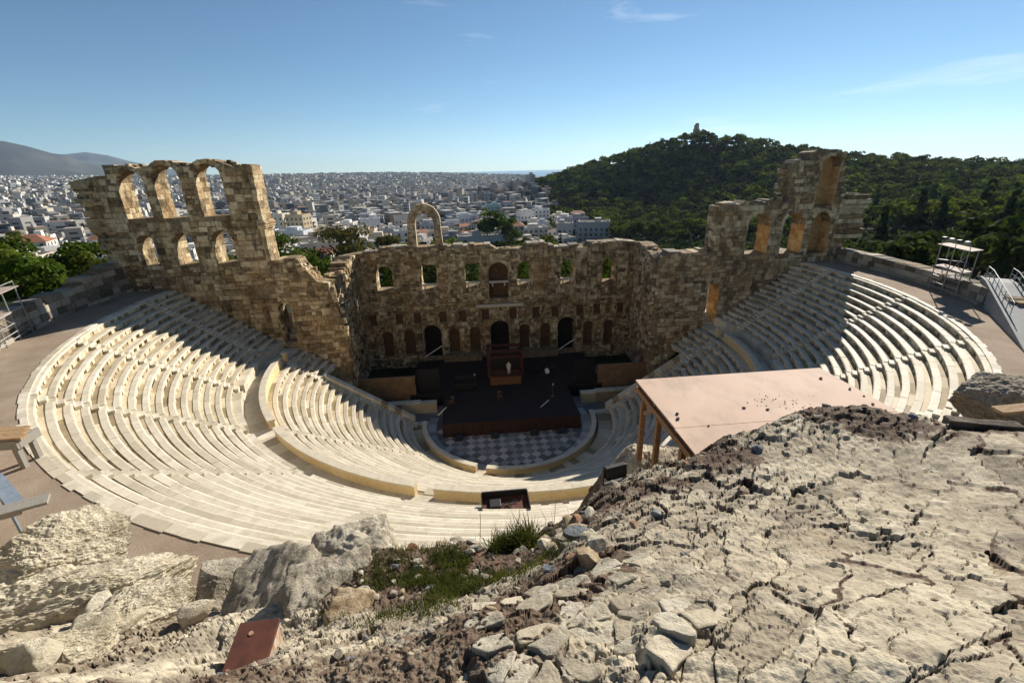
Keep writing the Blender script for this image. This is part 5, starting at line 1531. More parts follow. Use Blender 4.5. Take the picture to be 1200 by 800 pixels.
put('stone', rock_mesh('stone', 503, (.10, .09, .08), 3, 7, .06, M['stone_red']), 'pink stone just behind the tan stone', 'stone', (-3.52, -44.36, 25.62), (.2, .1, .4))
mats_ = ['boulder', 'slab', 'boulder_grey', 'stone_warm', 'stone_red', 'stone_blue', 'slab', 'boulder_grey']
rg = random.Random(77)
k = 0
def sprinkle(n, cx, cy, sx, sy, s0, s1, sink=.2):
    global k
    for _ in range(n):
        x, y = rg.gauss(cx, sx), rg.gauss(cy, sy)
        if math.hypot(x - CX, y - CY) < .9 or math.hypot(x, y) < 41.3: continue
        s_ = s0 * (s1 / s0) ** rg.random()
        drop(x, y, (s_ * rg.uniform(1, 1.5), s_, s_ * rg.uniform(.5, .8)), 600 + k, M[rg.choice(mats_)], sink=sink, sub=2, cuts=6); k += 1
sprinkle(60, -4.75, -43.35, .45, .45, .025, .11)
sprinkle(34, -4.3, -42.75, .55, .12, .05, .17, .3)
sprinkle(60, -4.9, -44.75, .55, .22, .015, .06)
sprinkle(36, -3.3, -43.6, .4, .45, .03, .10, .35)
sprinkle(36, -.9, -42.6, 1.2, .3, .03, .11, .35)
sprinkle(40, -2.3, -44.3, .9, .7, .012, .04)
sprinkle(20, -3.35, -43.7, .1, .35, .08, .2, .3)
# thin slabs and a plank on the far part of the ledge
put('slab_stone', block_mesh('slab_stone', 42, (.62, .14, .09), M['boulder_dark'], 12, .015, .2), 'dark flat stone bar on the soil at right', 'stone', (.95, -43.05, ground_z(.95, -43.05) + .05), (0, 0, -.35))
mb = MB(); mb.obox((2.25, -42.3, 25.02), (2.4, -.25, .22), (.02, .16, 0), (0, 0, .035)); tag(mb.build('plank', M['warm_plank']), 'light wooden plank below the dark boulder at right', 'plank')
put('white_sack', rock_mesh('white_sack', 55, (.28, .22, .2), 4, 3, .12, M['white_paint']), 'crumpled white sack at the foot of a deck post', 'sack', (-.62, -40.0, ground_z(-.62, -40.0) + .08))

# ------------------------------------------------------------------ grass, shrub, dry stalks
def blades(pts, hmin, hmax, w, lean, name, mat, rs):
    rg_ = np.random.default_rng(rs); n = len(pts); P0 = np.array(pts)
    a = rg_.uniform(0, 2 * np.pi, n); h = rg_.uniform(hmin, hmax, n); l = rg_.uniform(.1, lean, n) * h; b = a + rg_.uniform(-.6, .6, n)
    dx, dy = np.cos(a) * w, np.sin(a) * w; ex, ey = -np.sin(b) * l, np.cos(b) * l
    V0 = P0 + np.stack([dx, dy, 0 * dx], 1); V1 = P0 - np.stack([dx, dy, 0 * dx], 1)
    V2 = P0 + np.stack([ex * .4 + dx * .6, ey * .4 + dy * .6, h * .62], 1); V3 = P0 + np.stack([ex * .4 - dx * .6, ey * .4 - dy * .6, h * .62], 1); V4 = P0 + np.stack([ex, ey, h], 1)
    V_ = np.stack([V0, V1, V3, V2, V4, V4 + .0005], 1).reshape(-1, 3); bI = np.arange(n) * 6
    F_ = np.concatenate([np.stack([bI, bI + 1, bI + 2, bI + 3], 1), np.stack([bI + 3, bI + 2, bI + 4, bI + 5], 1)])
    return mesh_np(name, V_, F_, tone=np.tile(rg_.random(n), 2), mats=[mat])
rg_ = np.random.default_rng(5)
gx = rg_.normal(-4.35, .48, 17000); gy = rg_.normal(-43.5, .36, 17000)
m_ = (fbm(gx * 3.2, gy * 3.2, seed=71, octv=3) + .35 * rg_.random(len(gx)) > .12) & (np.hypot((gx + 4.35) / 1.0, (gy + 43.5) / .72) < 1.15)
gx, gy = gx[m_], gy[m_]; gz = rock_height(gx, gy)[0]
tag(mobj('grass', blades(np.stack([gx, gy, gz - .005], 1), .02, .085, .0035, 1.1, 'grass', M['grass'], 6)), 'patchy short green grass in the hollow', 'grass', kind='stuff')
sh = empty('spiky_shrub', (-3.68, -43.02, 24.4), 'spiky dark green tuft at the right end of the hollow', 'shrub')
pts = [(rg_.normal(0, .085), rg_.normal(0, .07), 0) for _ in range(900)]
g = ground_z(-3.68, -43.02) - 24.4
mobj('leaves', blades(np.array(pts) + np.array([0, 0, g - .02]), .07, .26, .007, .9, 'leaves', M['grass'], 8), sh)
mobj('leaves', blades(np.array([(rg_.normal(-.22, .06), rg_.normal(.02, .05), g - .02) for _ in range(420)]), .06, .2, .006, .9, 'leaves', M['grass'], 9), sh)
ds = empty('dry_stalks', (-3.55, -42.62, 24.2), 'thin dry stalks standing at the hollow edge', 'weed')
g = ground_z(-3.55, -42.62) - 24.2
for q in range(11):
    x, y = random.gauss(0, .16), random.gauss(0, .06); h = random.uniform(.25, .55)
    mb = MB(); mb.tube([(x, y, g - .03), (x + .02, y, g + h * .6), (x + random.uniform(-.06, .06), y, g + h)], [.004, .003, .0015], 4); mb.build('stalk', M['straw'], ds)
# ------------------------------------------------------------------ terrain behind the theatre
TA = [(-60, 10, 15), (-62, -20, 16), (-75, -60, 20), (60, 0, 15), (62, -30, 17), (90, -60, 20), (-20, 28, 3), (0, 30, 3), (20, 28, 3), (-45, 45, 4), (45, 45, 2), (-30, 70, -4), (30, 80, -5), (-120, 80, -4), (-60, 110, -9), (0, 150, -13), (40, 200, -19),
      (-110, 235, -19), (-240, 210, -14), (-5, 350, -25), (-75, 370, -25), (-420, 520, -22), (-200, 520, -28), (0, 850, -32), (-570, 1660, -30), (-1000, 1080, -18), (-180, 1040, -36), (-1560, 4700, 6), (-800, 4890, -2), (30, 3450, -34), (-250, 5000, -14),
      (400, 2930, -40), (-3500, 4000, 20), (-5200, 6000, 95), (-2500, 7500, -60), (-900, 7500, -90), (500, 7000, -105), (300, 5200, -55), (1500, 6000, -110), (-6000, 2500, 60),
      (107, 766, -16), (130, 742, -3), (182, 670, 22), (203, 612, 30), (226, 551, 40), (237, 503, 46), (250, 475, 50), (298, 449, 40), (350, 425, 28), (438, 388, 18), (516, 360, 13), (650, 300, 12),
      (90, 505, -19), (60, 420, -25), (99, 319, -21), (78, 242, -20), (173, 400, -14), (86, 176, -17), (171, 256, -18), (107, 143, -12), (241, 270, -9), (164, 138, -5), (98, 64, 1), (218, 155, -3), (204, 109, 0), (109, 36, 6), (115, 60, 3), (300, 330, 12), (400, 280, 2),
      (300, 800, -15), (500, 700, -10), (800, 600, -5), (900, 200, 0), (400, 60, 6), (300, -40, 12), (700, 1500, -50), (1500, 2500, -70)]
TH = RBF(TA)
def terrain(x, y):
    z = TH(x, y)
    return z + 1.2 * fbm(np.asarray(x) * .012, np.asarray(y) * .012, seed=81, octv=3) * ss(np.hypot(x, y), 60, 300)
na, nr = 260, 150
az = np.linspace(rad(-112), rad(112), na); rho = 19.0 * (9500 / 19.0) ** np.linspace(0, 1, nr)
AA, RR = np.meshgrid(az, rho, indexing='ij'); X = RR * np.sin(AA); Y = RR * np.cos(AA)
Z = terrain(X, Y); Z = np.where((RR < 42) & (Y < 9), -3.0, Z)
Z = np.where((RR < 60) & (np.abs(X) < 23) & (Y < 24), np.minimum(Z, 0.5), Z)
V = np.stack([X, Y, Z], -1).reshape(-1, 3)
i, j = np.meshgrid(np.arange(na - 1), np.arange(nr - 1), indexing='ij'); b = (i * nr + j).ravel()
F = np.stack([b, b + nr, b + nr + 1, b + 1], 1)
cx_, cy_ = V[F].mean(1)[:, 0], V[F].mean(1)[:, 1]
az_ = np.degrees(np.arctan2(cx_ + 4, cy_ + 46)); D_ = np.hypot(cx_, cy_)
wooded = (az_ > 9.0) & (D_ < 1200) | (D_ < 160)
me = mesh_np('ground', V, F, smooth=True, mats=[M['valley'], M['wood_ground']], mat_idx=wooded.astype(int))
tag(mobj('ground', me), kind='structure')
mb = MB(); mb.box(-17000, 17000, -60, 19500, -100.5, -98, .5)
tag(mb.build('sea', M['sea']), kind='structure')

def mountain(name, pts, D0, wid, seed):
    """pts: (azimuth seen from the theatre in degrees, height)"""
    pa = [p[0] for p in pts]; ph = [p[1] for p in pts]
    na, nr = 160, 40
    a = np.linspace(pa[0], pa[-1], na); s = np.linspace(-1, 1, nr)
    A_, S_ = np.meshgrid(a, s, indexing='ij')
    R_ = D0 + S_ * wid; x = CX + R_ * np.sin(np.radians(A_)); y = CY + R_ * np.cos(np.radians(A_))
    h = np.interp(A_, pa, ph); n = fbm(x * .0011, y * .0011, seed=seed, octv=5)
    z = -105 + (h + 105) * np.clip(1 - np.abs(S_) ** 1.3, 0, 1) * (1 + .22 * n * np.clip(np.abs(S_) * 3, 0, 1))
    V_ = np.stack([x, y, z], -1).reshape(-1, 3)
    i, j = np.meshgrid(np.arange(na - 1), np.arange(nr - 1), indexing='ij'); b = (i * nr + j).ravel()
    tag(mobj(name, mesh_np(name, V_, np.stack([b, b + 1, b + nr + 1, b + nr], 1)[:, ::-1], smooth=True, mats=[M['mountain']])), kind='structure')
mountain('mountain', [(-62, 300), (-52, 560), (-46, 560), (-40.0, 489), (-38.8, 432), (-37.4, 345), (-36.7, 330), (-35.5, 235), (-33.8, 150), (-31, 40), (-29, -60)], 9000, 2300, 91)
mountain('mountain', [(-48, 300), (-42, 430), (-36.6, 514), (-35.2, 550), (-33.8, 480), (-32.4, 355), (-30, 200), (-27, 60), (-24, -60)], 14000, 2800, 92)

# ------------------------------------------------------------------ the city
WALLC = [(.66, .63, .57), (.72, .70, .66), (.58, .54, .47), (.50, .48, .45), (.62, .55, .43), (.40, .39, .38), (.70, .66, .58), (.53, .45, .36), (.34, .35, .37)]
ROOFC = [(.42, .40, .38), (.52, .49, .45), (.34, .33, .33), (.58, .55, .50), (.30, .13, .07), (.47, .44, .38), (.28, .29, .31)]
def city_mass(n_x, n_y, n_w, n_d, n_h, n_z, rz, rg_):
    n = len(n_x)
    bx = np.array([(-.5, -.5, 0), (.5, -.5, 0), (.5, .5, 0), (-.5, .5, 0), (-.5, -.5, 1), (.5, -.5, 1), (.5, .5, 1), (-.5, .5, 1)])
    v = bx[None] * np.stack([n_w, n_d, n_h], 1)[:, None, :]
    c, s = np.cos(rz)[:, None], np.sin(rz)[:, None]
    x = v[..., 0] * c - v[..., 1] * s + n_x[:, None]; y = v[..., 0] * s + v[..., 1] * c + n_y[:, None]; z = v[..., 2] + n_z[:, None]
    V_ = np.stack([x, y, z], -1).reshape(-1, 3)
    f = np.array([(0, 1, 5, 4), (1, 2, 6, 5), (2, 3, 7, 6), (3, 0, 4, 7), (4, 5, 6, 7)])
    F_ = (f[None] + (np.arange(n) * 8)[:, None, None]).reshape(-1, 4)
    wc = np.array(WALLC)[rg_.integers(0, len(WALLC), n)] * rg_.uniform(.28, 1.08, (n, 1)); rc = np.array(ROOFC)[rg_.integers(0, len(ROOFC), n)] * rg_.uniform(.35, 1.35, (n, 1))
    col = np.stack([wc] * 4 + [rc], 1).reshape(-1, 3)
    return V_, F_, np.clip(col, 0, .8)
rg_ = np.random.default_rng(42)
bx_, by_, bd_ = [], [], []
D = 400.0
while D < 6600:
    st = max(10.0, D * .0072)
    a = -58.0
    while a < 10.5:
        aa = rad(a + rg_.uniform(-.3, .3) * math.degrees(st / D)); dd = D + rg_.uniform(-.5, .5) * st * 1.4
        x, y = CX + dd * math.sin(aa), CY + dd * math.cos(aa)
        lim = 10.5 if dd < 600 else 8.2
        park = float(vnoise(np.array([x * .004]), np.array([y * .004]), seed=3)[0])
        if math.degrees(aa) < lim and rg_.random() < .93 and park > -.72: bx_.append(x); by_.append(y); bd_.append(dd)
        a += math.degrees(st / D) * rg_.uniform(.95, 1.5)
    D += st * 1.45
bx_, by_, bd_ = map(np.array, (bx_, by_, bd_))
n = len(bx_); sc = np.maximum(1, bd_ * .0009)
bw = rg_.uniform(6, 13, n) * sc ** .55; bdp = rg_.uniform(6, 13, n) * sc ** .55; bh = rg_.choice([5, 7, 9, 10, 12, 13, 15, 19], n) * rg_.uniform(.9, 1.1, n)
bz = terrain(bx_, by_) - 1.5; brz = rg_.normal(.35, .25, n) + rg_.choice([0, 0, .8], n)
V1, F1, C1 = city_mass(bx_, by_, bw, bdp, bh + 1.5, bz, brz, rg_)
# stair huts and plant on the roofs
pk = np.where((bd_ < 3500) & (rg_.random(n) < .6))[0]
ang = rg_.uniform(0, 6.28, len(pk)); V2, F2, C2 = city_mass(bx_[pk] + np.cos(ang) * bw[pk] * .2, by_[pk] + np.sin(ang) * bdp[pk] * .2, bw[pk] * rg_.uniform(.25, .55, len(pk)), bdp[pk] * rg_.uniform(.25, .5, len(pk)), rg_.uniform(1.2, 3.0, len(pk)), bz[pk] + bh[pk] + 1.5, brz[pk], rg_)
# window bands on the nearer blocks, a little proud of the walls
pk = np.where(bd_ < 620)[0]
Vw, Fw, Cw = [], [], []
for lev in range(6):
    q = pk[bh[pk] > 3.1 * lev + 3.5]
    v, f, c = city_mass(bx_[q], by_[q], bw[q] + .1, bdp[q] * .5, np.full(len(q), 1.3), bz[q] + 1.5 + 3.1 * lev + 1.0, brz[q], rg_); Vw.append(v); Fw.append(f); Cw.append(c * 0 + np.array([.05, .055, .065]))
    v, f, c = city_mass(bx_[q], by_[q], bw[q] * .5, bdp[q] + .1, np.full(len(q), 1.3), bz[q] + 1.5 + 3.1 * lev + 1.0, brz[q], rg_); Vw.append(v); Fw.append(f); Cw.append(c * 0 + np.array([.05, .055, .065]))
Vs, Fs, Cs, off = [], [], [], 0
for v, f, c in [(V1, F1, C1), (V2, F2, C2)] + list(zip(Vw, Fw, Cw)):
    Vs.append(v); Fs.append(f + off); Cs.append(c); off += len(v)
o = mobj('city_blocks', mesh_np('city_blocks', np.concatenate(Vs), np.concatenate(Fs), col=np.concatenate(Cs), mats=[M['city']]))
tag(o, 'dense mass of pale city buildings reaching to the horizon', 'city', kind='stuff')

# the nearest houses one by one
def col_mesh(name, mb, cols):
    me = bpy.data.meshes.new(name); me.from_pydata([tuple(v) for v in mb.v], [], mb.f); me.materials.append(M['city'])
    a = me.attributes.new('col', 'FLOAT_COLOR', 'FACE'); c = np.ones((len(mb.f), 4), np.float32); c[:, :3] = np.array(cols)[np.array(mb.m)]; a.data.foreach_set('color', c.ravel())
    return me
WIN = MB().box(-.55, .55, -.05, .05, 0, 1.4).mesh('window', M['pane'])
WINW = MB().box(-1.2, 1.2, -.05, .05, 0, 1.7).mesh('window', M['pane'])
def house(name, loc, w, d, h, rz, wc, rc, label, group=None, windows=True, tiled=False, balcony=False, rg=random):
    r = empty(name, loc, label, 'building', group, rz)
    mb = MB(); mb.box(-w / 2, w / 2, -d / 2, d / 2, -4, h); mobj('wall', col_mesh('wall', mb, [wc]), r)
    mb = MB()
    if tiled:
        o_ = .5
        mb.add([(-w / 2 - o_, -d / 2 - o_, h), (w / 2 + o_, -d / 2 - o_, h), (w / 2 + o_, d / 2 + o_, h), (-w / 2 - o_, d / 2 + o_, h), (-w / 4, 0, h + w * .17), (w / 4, 0, h + w * .17)], [(0, 1, 5, 4), (1, 2, 5), (2, 3, 4, 5), (3, 0, 4), (3, 2, 1, 0)], mi=0)
    else:
        for (a, b, c, e_) in ((-w / 2, w / 2, -d / 2, -d / 2 + .3), (-w / 2, w / 2, d / 2 - .3, d / 2), (-w / 2, -w / 2 + .3, -d / 2, d / 2), (w / 2 - .3, w / 2, -d / 2, d / 2)):
            mb.box(a, b, c, e_, h - .02, h + .8, mi=1)
        mb.box(-w / 2 + .3, w / 2 - .3, -d / 2 + .3, d / 2 - .3, h - .1, h + .05, mi=0)
        hw = w * rg.uniform(.2, .4); hx = rg.uniform(-.2, .2) * w
        mb.box(hx - hw / 2, hx + hw / 2, -d * .2, d * .25, h, h + rg.uniform(2.2, 3.2), mi=1)
        for _ in range(3):
            x, y = rg.uniform(-.4, .4) * w, rg.uniform(-.4, .4) * d; mb.box(x, x + rg.uniform(.8, 2), y, y + rg.uniform(.6, 1.4), h, h + rg.uniform(.6, 1.5), mi=1)
    mobj('roof', col_mesh('roof', mb, [rc, wc]), r)
    nf = max(1, int(h / 3.1))
    if windows == 'each':
        nw = max(2, int(w / 3.0)); nd = max(2, int(d / 3.2))
        for f in range(nf):
            for q in range(nw):
                mobj('window', WIN, r, ((q + .5) * w / nw - w / 2, -d / 2 - .02, 3.1 * f + 1.0))
            for q in range(nd):
                for s_ in (-1, 1): mobj('window', WIN, r, (s_ * (w / 2 + .02), (q + .5) * d / nd - d / 2, 3.1 * f + 1.0), (0, 0, math.pi / 2))
            if balcony:
                mb = MB(); mb.box(-w * .46, w * .46, -d / 2 - 1.5, -d / 2 - .06, 3.1 * f - .12, 3.1 * f + .05); mb.box(-w * .46, w * .46, -d / 2 - 1.5, -d / 2 - 1.42, 3.1 * f + .05, 3.1 * f + .95); mobj('balcony', col_mesh('balcony', mb, [wc]), r)
    elif windows:
        mb = MB()
        nw = max(2, int(w / 3.0)); nd = max(2, int(d / 3.2))
        for f in range(nf):
            for q in range(nw):
                x = (q + .5) * w / nw - w / 2; mb.box(x - .6, x + .6, -d / 2 - .06, -d / 2 + .1, 3.1 * f + .9, 3.1 * f + 2.4, mi=0)
            for q in range(nd):
                y = (q + .5) * d / nd - d / 2; mb.box(-w / 2 - .06, w / 2 + .06, y - .6, y + .6, 3.1 * f + .9, 3.1 * f + 2.4, mi=0)
        mobj('windows', col_mesh('windows', mb, [(.045, .05, .06)]), r)
        if balcony or rg.random() < .5:
            mb = MB()
            for f in range(1, nf):
                mb.box(-w * .45, w * .45, -d / 2 - 1.4, -d / 2 - .07, 3.1 * f - .1, 3.1 * f + .85, mi=0)
            if mb.f: mobj('balcony', col_mesh('balcony', mb, [wc]), r)
    return r
W_ = (.74, .73, .70); CR = (.64, .55, .40); G_ = (.42, .42, .42); RF = (.46, .43, .39); TL = (.30, .12, .06)
def hz(x, y): return float(terrain(np.array([x]), np.array([y]))[0])
KEY = [  # name, x, y, top z, width, depth, turn, wall, roof, tiled, balcony, label
    (74, 236, -4.5, 19, 11, -.28, (.42, .40, .37), (.50, .42, .33), False, True, 'long grey apartment block with terraces at the foot of the wooded hill'),
    (56, 238, -5.0, 10, 10, -.2, (.48, .45, .42), (.52, .42, .28), False, True, 'low house with tan terrace roof left of the grey apartment block'),
    (43, 330, -6.0, 12, 10, .25, W_, RF, False, False, 'tall white house with small windows before the hill'),
    (58, 345, -5.5, 13, 10, .1, W_, (.55, .50, .40), False, True, 'white house with a cream awning roof next to the tall white one'),
    (70, 300, -8.0, 13, 11, -.3, (.62, .60, .57), (.36, .38, .42), False, True, 'pale house with bluish roof terrace below the hill'),
    (-8, 372, -10.5, 28, 10, .12, (.66, .68, .70), RF, False, False, 'long pale block right of the standing arch'),
    (14, 362, -10.0, 12, 10, .12, (.38, .17, .09), RF, False, False, 'brick-red house end beside the long pale block'),
    (22, 420, -6.0, 14, 11, .2, (.30, .46, .44), RF, False, False, 'greenish house behind the long pale block'),
    (3, 215, -7.5, 26, 9, .1, (.60, .56, .46), (.50, .48, .45), False, False, 'low flat long building just behind the wall right of the arch'),
    (-14, 222, -8.0, 14, 12, .1, (.22, .23, .26), (.25, .25, .28), False, False, 'dark low building behind the standing arch'),
    (-108, 240, -4.0, 22, 10, -.25, (.66, .69, .70), RF, False, False, 'pale blue-white house with small windows beyond the left wall'),
    (-112, 268, 2.5, 12, 10, -.25, (.50, .40, .26), (.5, .45, .36), False, False, 'tan house behind the pale blue-white one'),
    (-124, 272, 3.0, 7, 8, -.25, (.72, .66, .52), RF, False, False, 'narrow cream house end beside the tan house'),
    (-84, 165, -4.5, 9, 8, .5, CR, (.66, .62, .52), True, False, 'cream gabled house behind the broken left wall'),
    (-100, 185, -4.5, 13, 9, -.2, (.5, .42, .34), TL, True, False, 'red-tiled house beyond the broken left wall'),
    (-72, 290, -3.5, 14, 12, .2, W_, RF, False, True, 'white cube house left of the standing arch'),
    (-50, 330, -6.0, 22, 10, .15, (.58, .56, .52), RF, False, True, 'wide pale house left of the arch'),
    (-30, 300, -9.0, 16, 9, .1, (.45, .46, .47), (.55, .54, .50), False, False, 'grey flat house seen through the standing arch'),
    (30, 300, -13.0, 12, 9, .2, (.68, .66, .62), TL, True, False, 'small white house with red tiles right of the round green tree'),
    (50, 285, -9.5, 9, 8, -.1, (.5, .52, .55), (.36, .20, .15), False, False, 'small blue-grey house with brown roof near the cypress'),
]
used = []
for x, y, zt, w, d, rz, wc, rc, tl, bal, lb in KEY:
    g = hz(x, y); house('city_house', (x, y, g), w, d, max(3.5, zt - g), rz, wc, rc, lb, 'houses nearest the theatre', 'each', tl, bal); used.append((x, y, max(w, d)))
def house_label(wc, h, tl, a, D):
    k = WALLC.index(wc)
    cw = ('cream', 'white', 'beige', 'grey', 'yellowish', 'dark grey', 'off-white', 'tan', 'blue-grey')[k]
    st = {6.5: 'two-storey', 9.5: 'three-storey', 12.5: 'four-storey', 15.5: 'five-storey'}[h]
    place = 'left of the left tower' if a < -35 else 'seen beside the left tower' if a < -25 else 'between left tower and standing arch' if a < -9 else 'around the standing arch' if a < -1 else 'between the arch and the hill' if a < 7 else 'at the foot of the hill'
    return '%s %s house%s %s, %s' % (cw, st, ' with tiles' if tl else '', place, 'in the front rows' if D < 280 else 'in the middle rows' if D < 360 else 'farther back')
rr = random.Random(9)
cnt = 0; tries = 0
while cnt < 250 and tries < 6000:
    tries += 1
    a = rad(rr.uniform(-57, 13.5)); D = math.sqrt(rr.uniform(190 ** 2, 430 ** 2)); x, y = CX + D * math.sin(a), CY + D * math.cos(a)
    if D < 260 and math.degrees(a) > -8: continue
    if D < 215 and math.degrees(a) > -30: continue
    w, d = rr.uniform(10, 18), rr.uniform(9, 14)
    if any(math.hypot(x - u, y - v) < (max(w, d) + q) * .56 + 1 for u, v, q in used): continue
    used.append((x, y, max(w, d)))
    h = rr.choice((6.5, 9.5, 9.5, 12.5, 12.5, 15.5)); h = min(h, 12.5 if D < 260 else 16)
    wc = rr.choice(WALLC); tl = rr.random() < .12
    house('city_house', (x, y, hz(x, y) - .5), w, d, h, rr.gauss(.2, .3), wc, TL if tl else rr.choice(ROOFC), house_label(wc, h, tl, math.degrees(a), D), 'crowded houses below the theatre', True, tl, False, rr)
    cnt += 1

# ------------------------------------------------------------------ trees
def crown(seed, R, H, lumps, nq, s, shape='round'):
    rg_ = np.random.default_rng(seed)
    L_ = []
    for k in range(lumps):
        a = rg_.uniform(0, 2 * np.pi); rr_ = math.sqrt(rg_.random()) * R * .68
        if shape == 'cone':
            t = (k + .5) / lumps; L_.append((rg_.normal(0, .08) * R, rg_.normal(0, .08) * R, H * t, R * (1.05 - .85 * t) * .8, H / lumps * .8))
        elif shape == 'flat': L_.append((rr_ * math.cos(a) * 1.15, rr_ * math.sin(a) * 1.15, H * rg_.uniform(.5, .9), R * rg_.uniform(.30, .48), H * rg_.uniform(.16, .26)))
        else: L_.append((rr_ * math.cos(a), rr_ * math.sin(a), H * (.15 + .7 * rg_.random()), R * rg_.uniform(.32, .52), H * rg_.uniform(.2, .34)))
    L_ = np.array(L_); w = L_[:, 3] ** 2; k = rg_.choice(len(L_), nq, p=w / w.sum())
    n = rg_.normal(size=(nq, 3)); n[:, 2] = np.abs(n[:, 2]) * .9 + n[:, 2] * .25 + .1; n /= np.linalg.norm(n, axis=1, keepdims=True)
    rad_ = rg_.uniform(.80, 1.04, nq)[:, None]
    P0 = L_[k, :3] + n * L_[k][:, [3, 3, 4]] * rad_
    m = n + rg_.normal(0, .28, (nq, 3)); m /= np.linalg.norm(m, axis=1, keepdims=True)
    t = np.cross(m, rg_.normal(size=(nq, 3))); t /= np.linalg.norm(t, axis=1, keepdims=True); b_ = np.cross(m, t)
    ss_ = s * rg_.uniform(.6, 1.3, (nq, 1))
    q = np.stack([P0 - t * ss_ * .5 - b_ * ss_ * .3, P0 + t * ss_ * .5 - b_ * ss_ * .4, P0 + t * ss_ * .4 + b_ * ss_ * .5, P0 - t * ss_ * .45 + b_ * ss_ * .35], 1)
    tone = np.clip(.55 * rg_.random(nq) + .45 * rg_.random(len(L_))[k], 0, 1)
    return q.reshape(-1, 3), np.arange(nq * 4).reshape(-1, 4), tone
def trunk_mesh(H, r, seed):
    rg_ = random.Random(seed); mb = MB()
    mb.tube([(0, 0, -1), (rg_.uniform(-.2, .2), 0, H * .4), (rg_.uniform(-.3, .3), rg_.uniform(-.3, .3), H)], [r, r * .8, r * .5], 7)
    for _ in range(4):
        a = rg_.uniform(0, 6.28); mb.tube([(0, 0, H * rg_.uniform(.5, .9)), (math.cos(a) * H * .25, math.sin(a) * H * .25, H * 1.15), (math.cos(a) * H * .42, math.sin(a) * H * .42, H * 1.35)], [r * .5, r * .35, r * .15], 5)
    return mb.mesh('trunk', M['bark'])
def tree_proto(seed, R, H, Ht, lumps, nq, s, mat, shape='round'):
    v, f, t = crown(seed, R, H, lumps, nq, s, shape)
    v = v + np.array([0, 0, Ht * .85])
    return mesh_np('crown', v, f, tone=t, mats=[mat]), trunk_mesh(Ht, R * .07 + .06, seed), (v, f, t)
def plant_tree(name, proto, loc, sc, label, group=None, cat='tree'):
    r = empty(name, loc, label, cat, group, random.random() * 6.28); r.scale = (sc,) * 3
    mobj('crown', proto[0], r); mobj('trunk', proto[1], r)
    return r
# near trees around the theatre
def near(x, y, ztop, R, H, mat, label, seed, nq=2600, s=.34, shape='round', lumps=16, group='trees round the theatre'):
    g = hz(x, y)
    if abs(x) < 23 and y < 24: g = .5
    Ht = max(1.5, ztop - H - g); plant_tree('tree', tree_proto(seed, R, H, Ht, lumps, nq, s, mat, shape), (x, y, g), 1.0, label, group)
near(-27, 25.5, 16.6, 3.9, 6.5, M['bright_leaf'], 'bright green tree in the gap of the broken left wall', 1)
near(-46, 56, 17.5, 5.5, 8, M['bright_leaf'], 'dark green tree right of the left tower foot', 2)
near(-37, 80, 17.0, 7.5, 11, M['dry_leaf'], 'large brownish thin-leaved tree left of the standing arch', 3, 2600, .5)
near(-27, 92, 11.0, 5, 8, M['dry_leaf'], 'olive-brown tree top just above the left end of the stage wall', 4, 1800, .5)
near(9, 213, 8.5, 8.5, 17, M['bright_leaf'], 'big round green tree among houses right of the arch', 5, 2600, .9)
near(19, 216, 2.5, 6.5, 12, M['bright_leaf'], 'smaller green tree leaning on the big round one', 6, 1800, .9)
near(-40, 100, 8, 5, 8, M['olive'], 'grey-green tree below the brownish tree', 7, 1600, .5)
for q, (x, y, zt, R) in enumerate([(-16.8, 27, 15.2, 2.6), (-10.5, 29, 14.8, 2.8), (-4.2, 28, 14.6, 2.7), (3.9, 28, 14.8, 2.7), (10.8, 29, 14.8, 2.8), (17.5, 27, 14.6, 2.6)]):
    near(x, y, zt, R, 7.0, M['olive' if q in (1, 2) else 'bright_leaf'], ['green tree seen through the leftmost stage window', 'green tree seen through the second stage window', 'green tree seen through the window left of the central niche', 'bright green tree through the window right of the central niche', 'green tree seen through the second window from the right', 'green tree seen through the rightmost stage window'][q], 20 + q, 1500, .35, group='trees behind the stage windows')
for q, (x, y, zt, R) in enumerate([(-47, 12, 20.0, 3.6), (-51, 6, 20.4, 3.6), (-54, -1, 20.6, 3.8), (-57, 8, 21.2, 4.2), (-60, 15, 21.4, 4.2), (-56, 20, 20.8, 4), (-63, 3, 22, 4.5), (-58, -8, 21, 4), (-66, 14, 22.0, 4.5)]):
    near(x, y, zt, R, 5.5, M['bright_leaf'] if q % 3 else M['pine'], '%s green pine behind the left retaining wall, counted from the tower' % ['first', 'second', 'third', 'fourth', 'fifth', 'sixth', 'seventh', 'eighth', 'ninth'][q], 40 + q, 1900, .36, group='pines behind the left wall')
near(-33, 20, 21.6, 2.4, 4, M['bright_leaf'], 'green shrub tree seen through the tower arches', 60, 900, .3)
near(36, 152, 2.0, 1.6, 13, M['cypress'], 'narrow dark cypress behind the stage wall right of centre', 61, 900, .6, 'cone', 9)
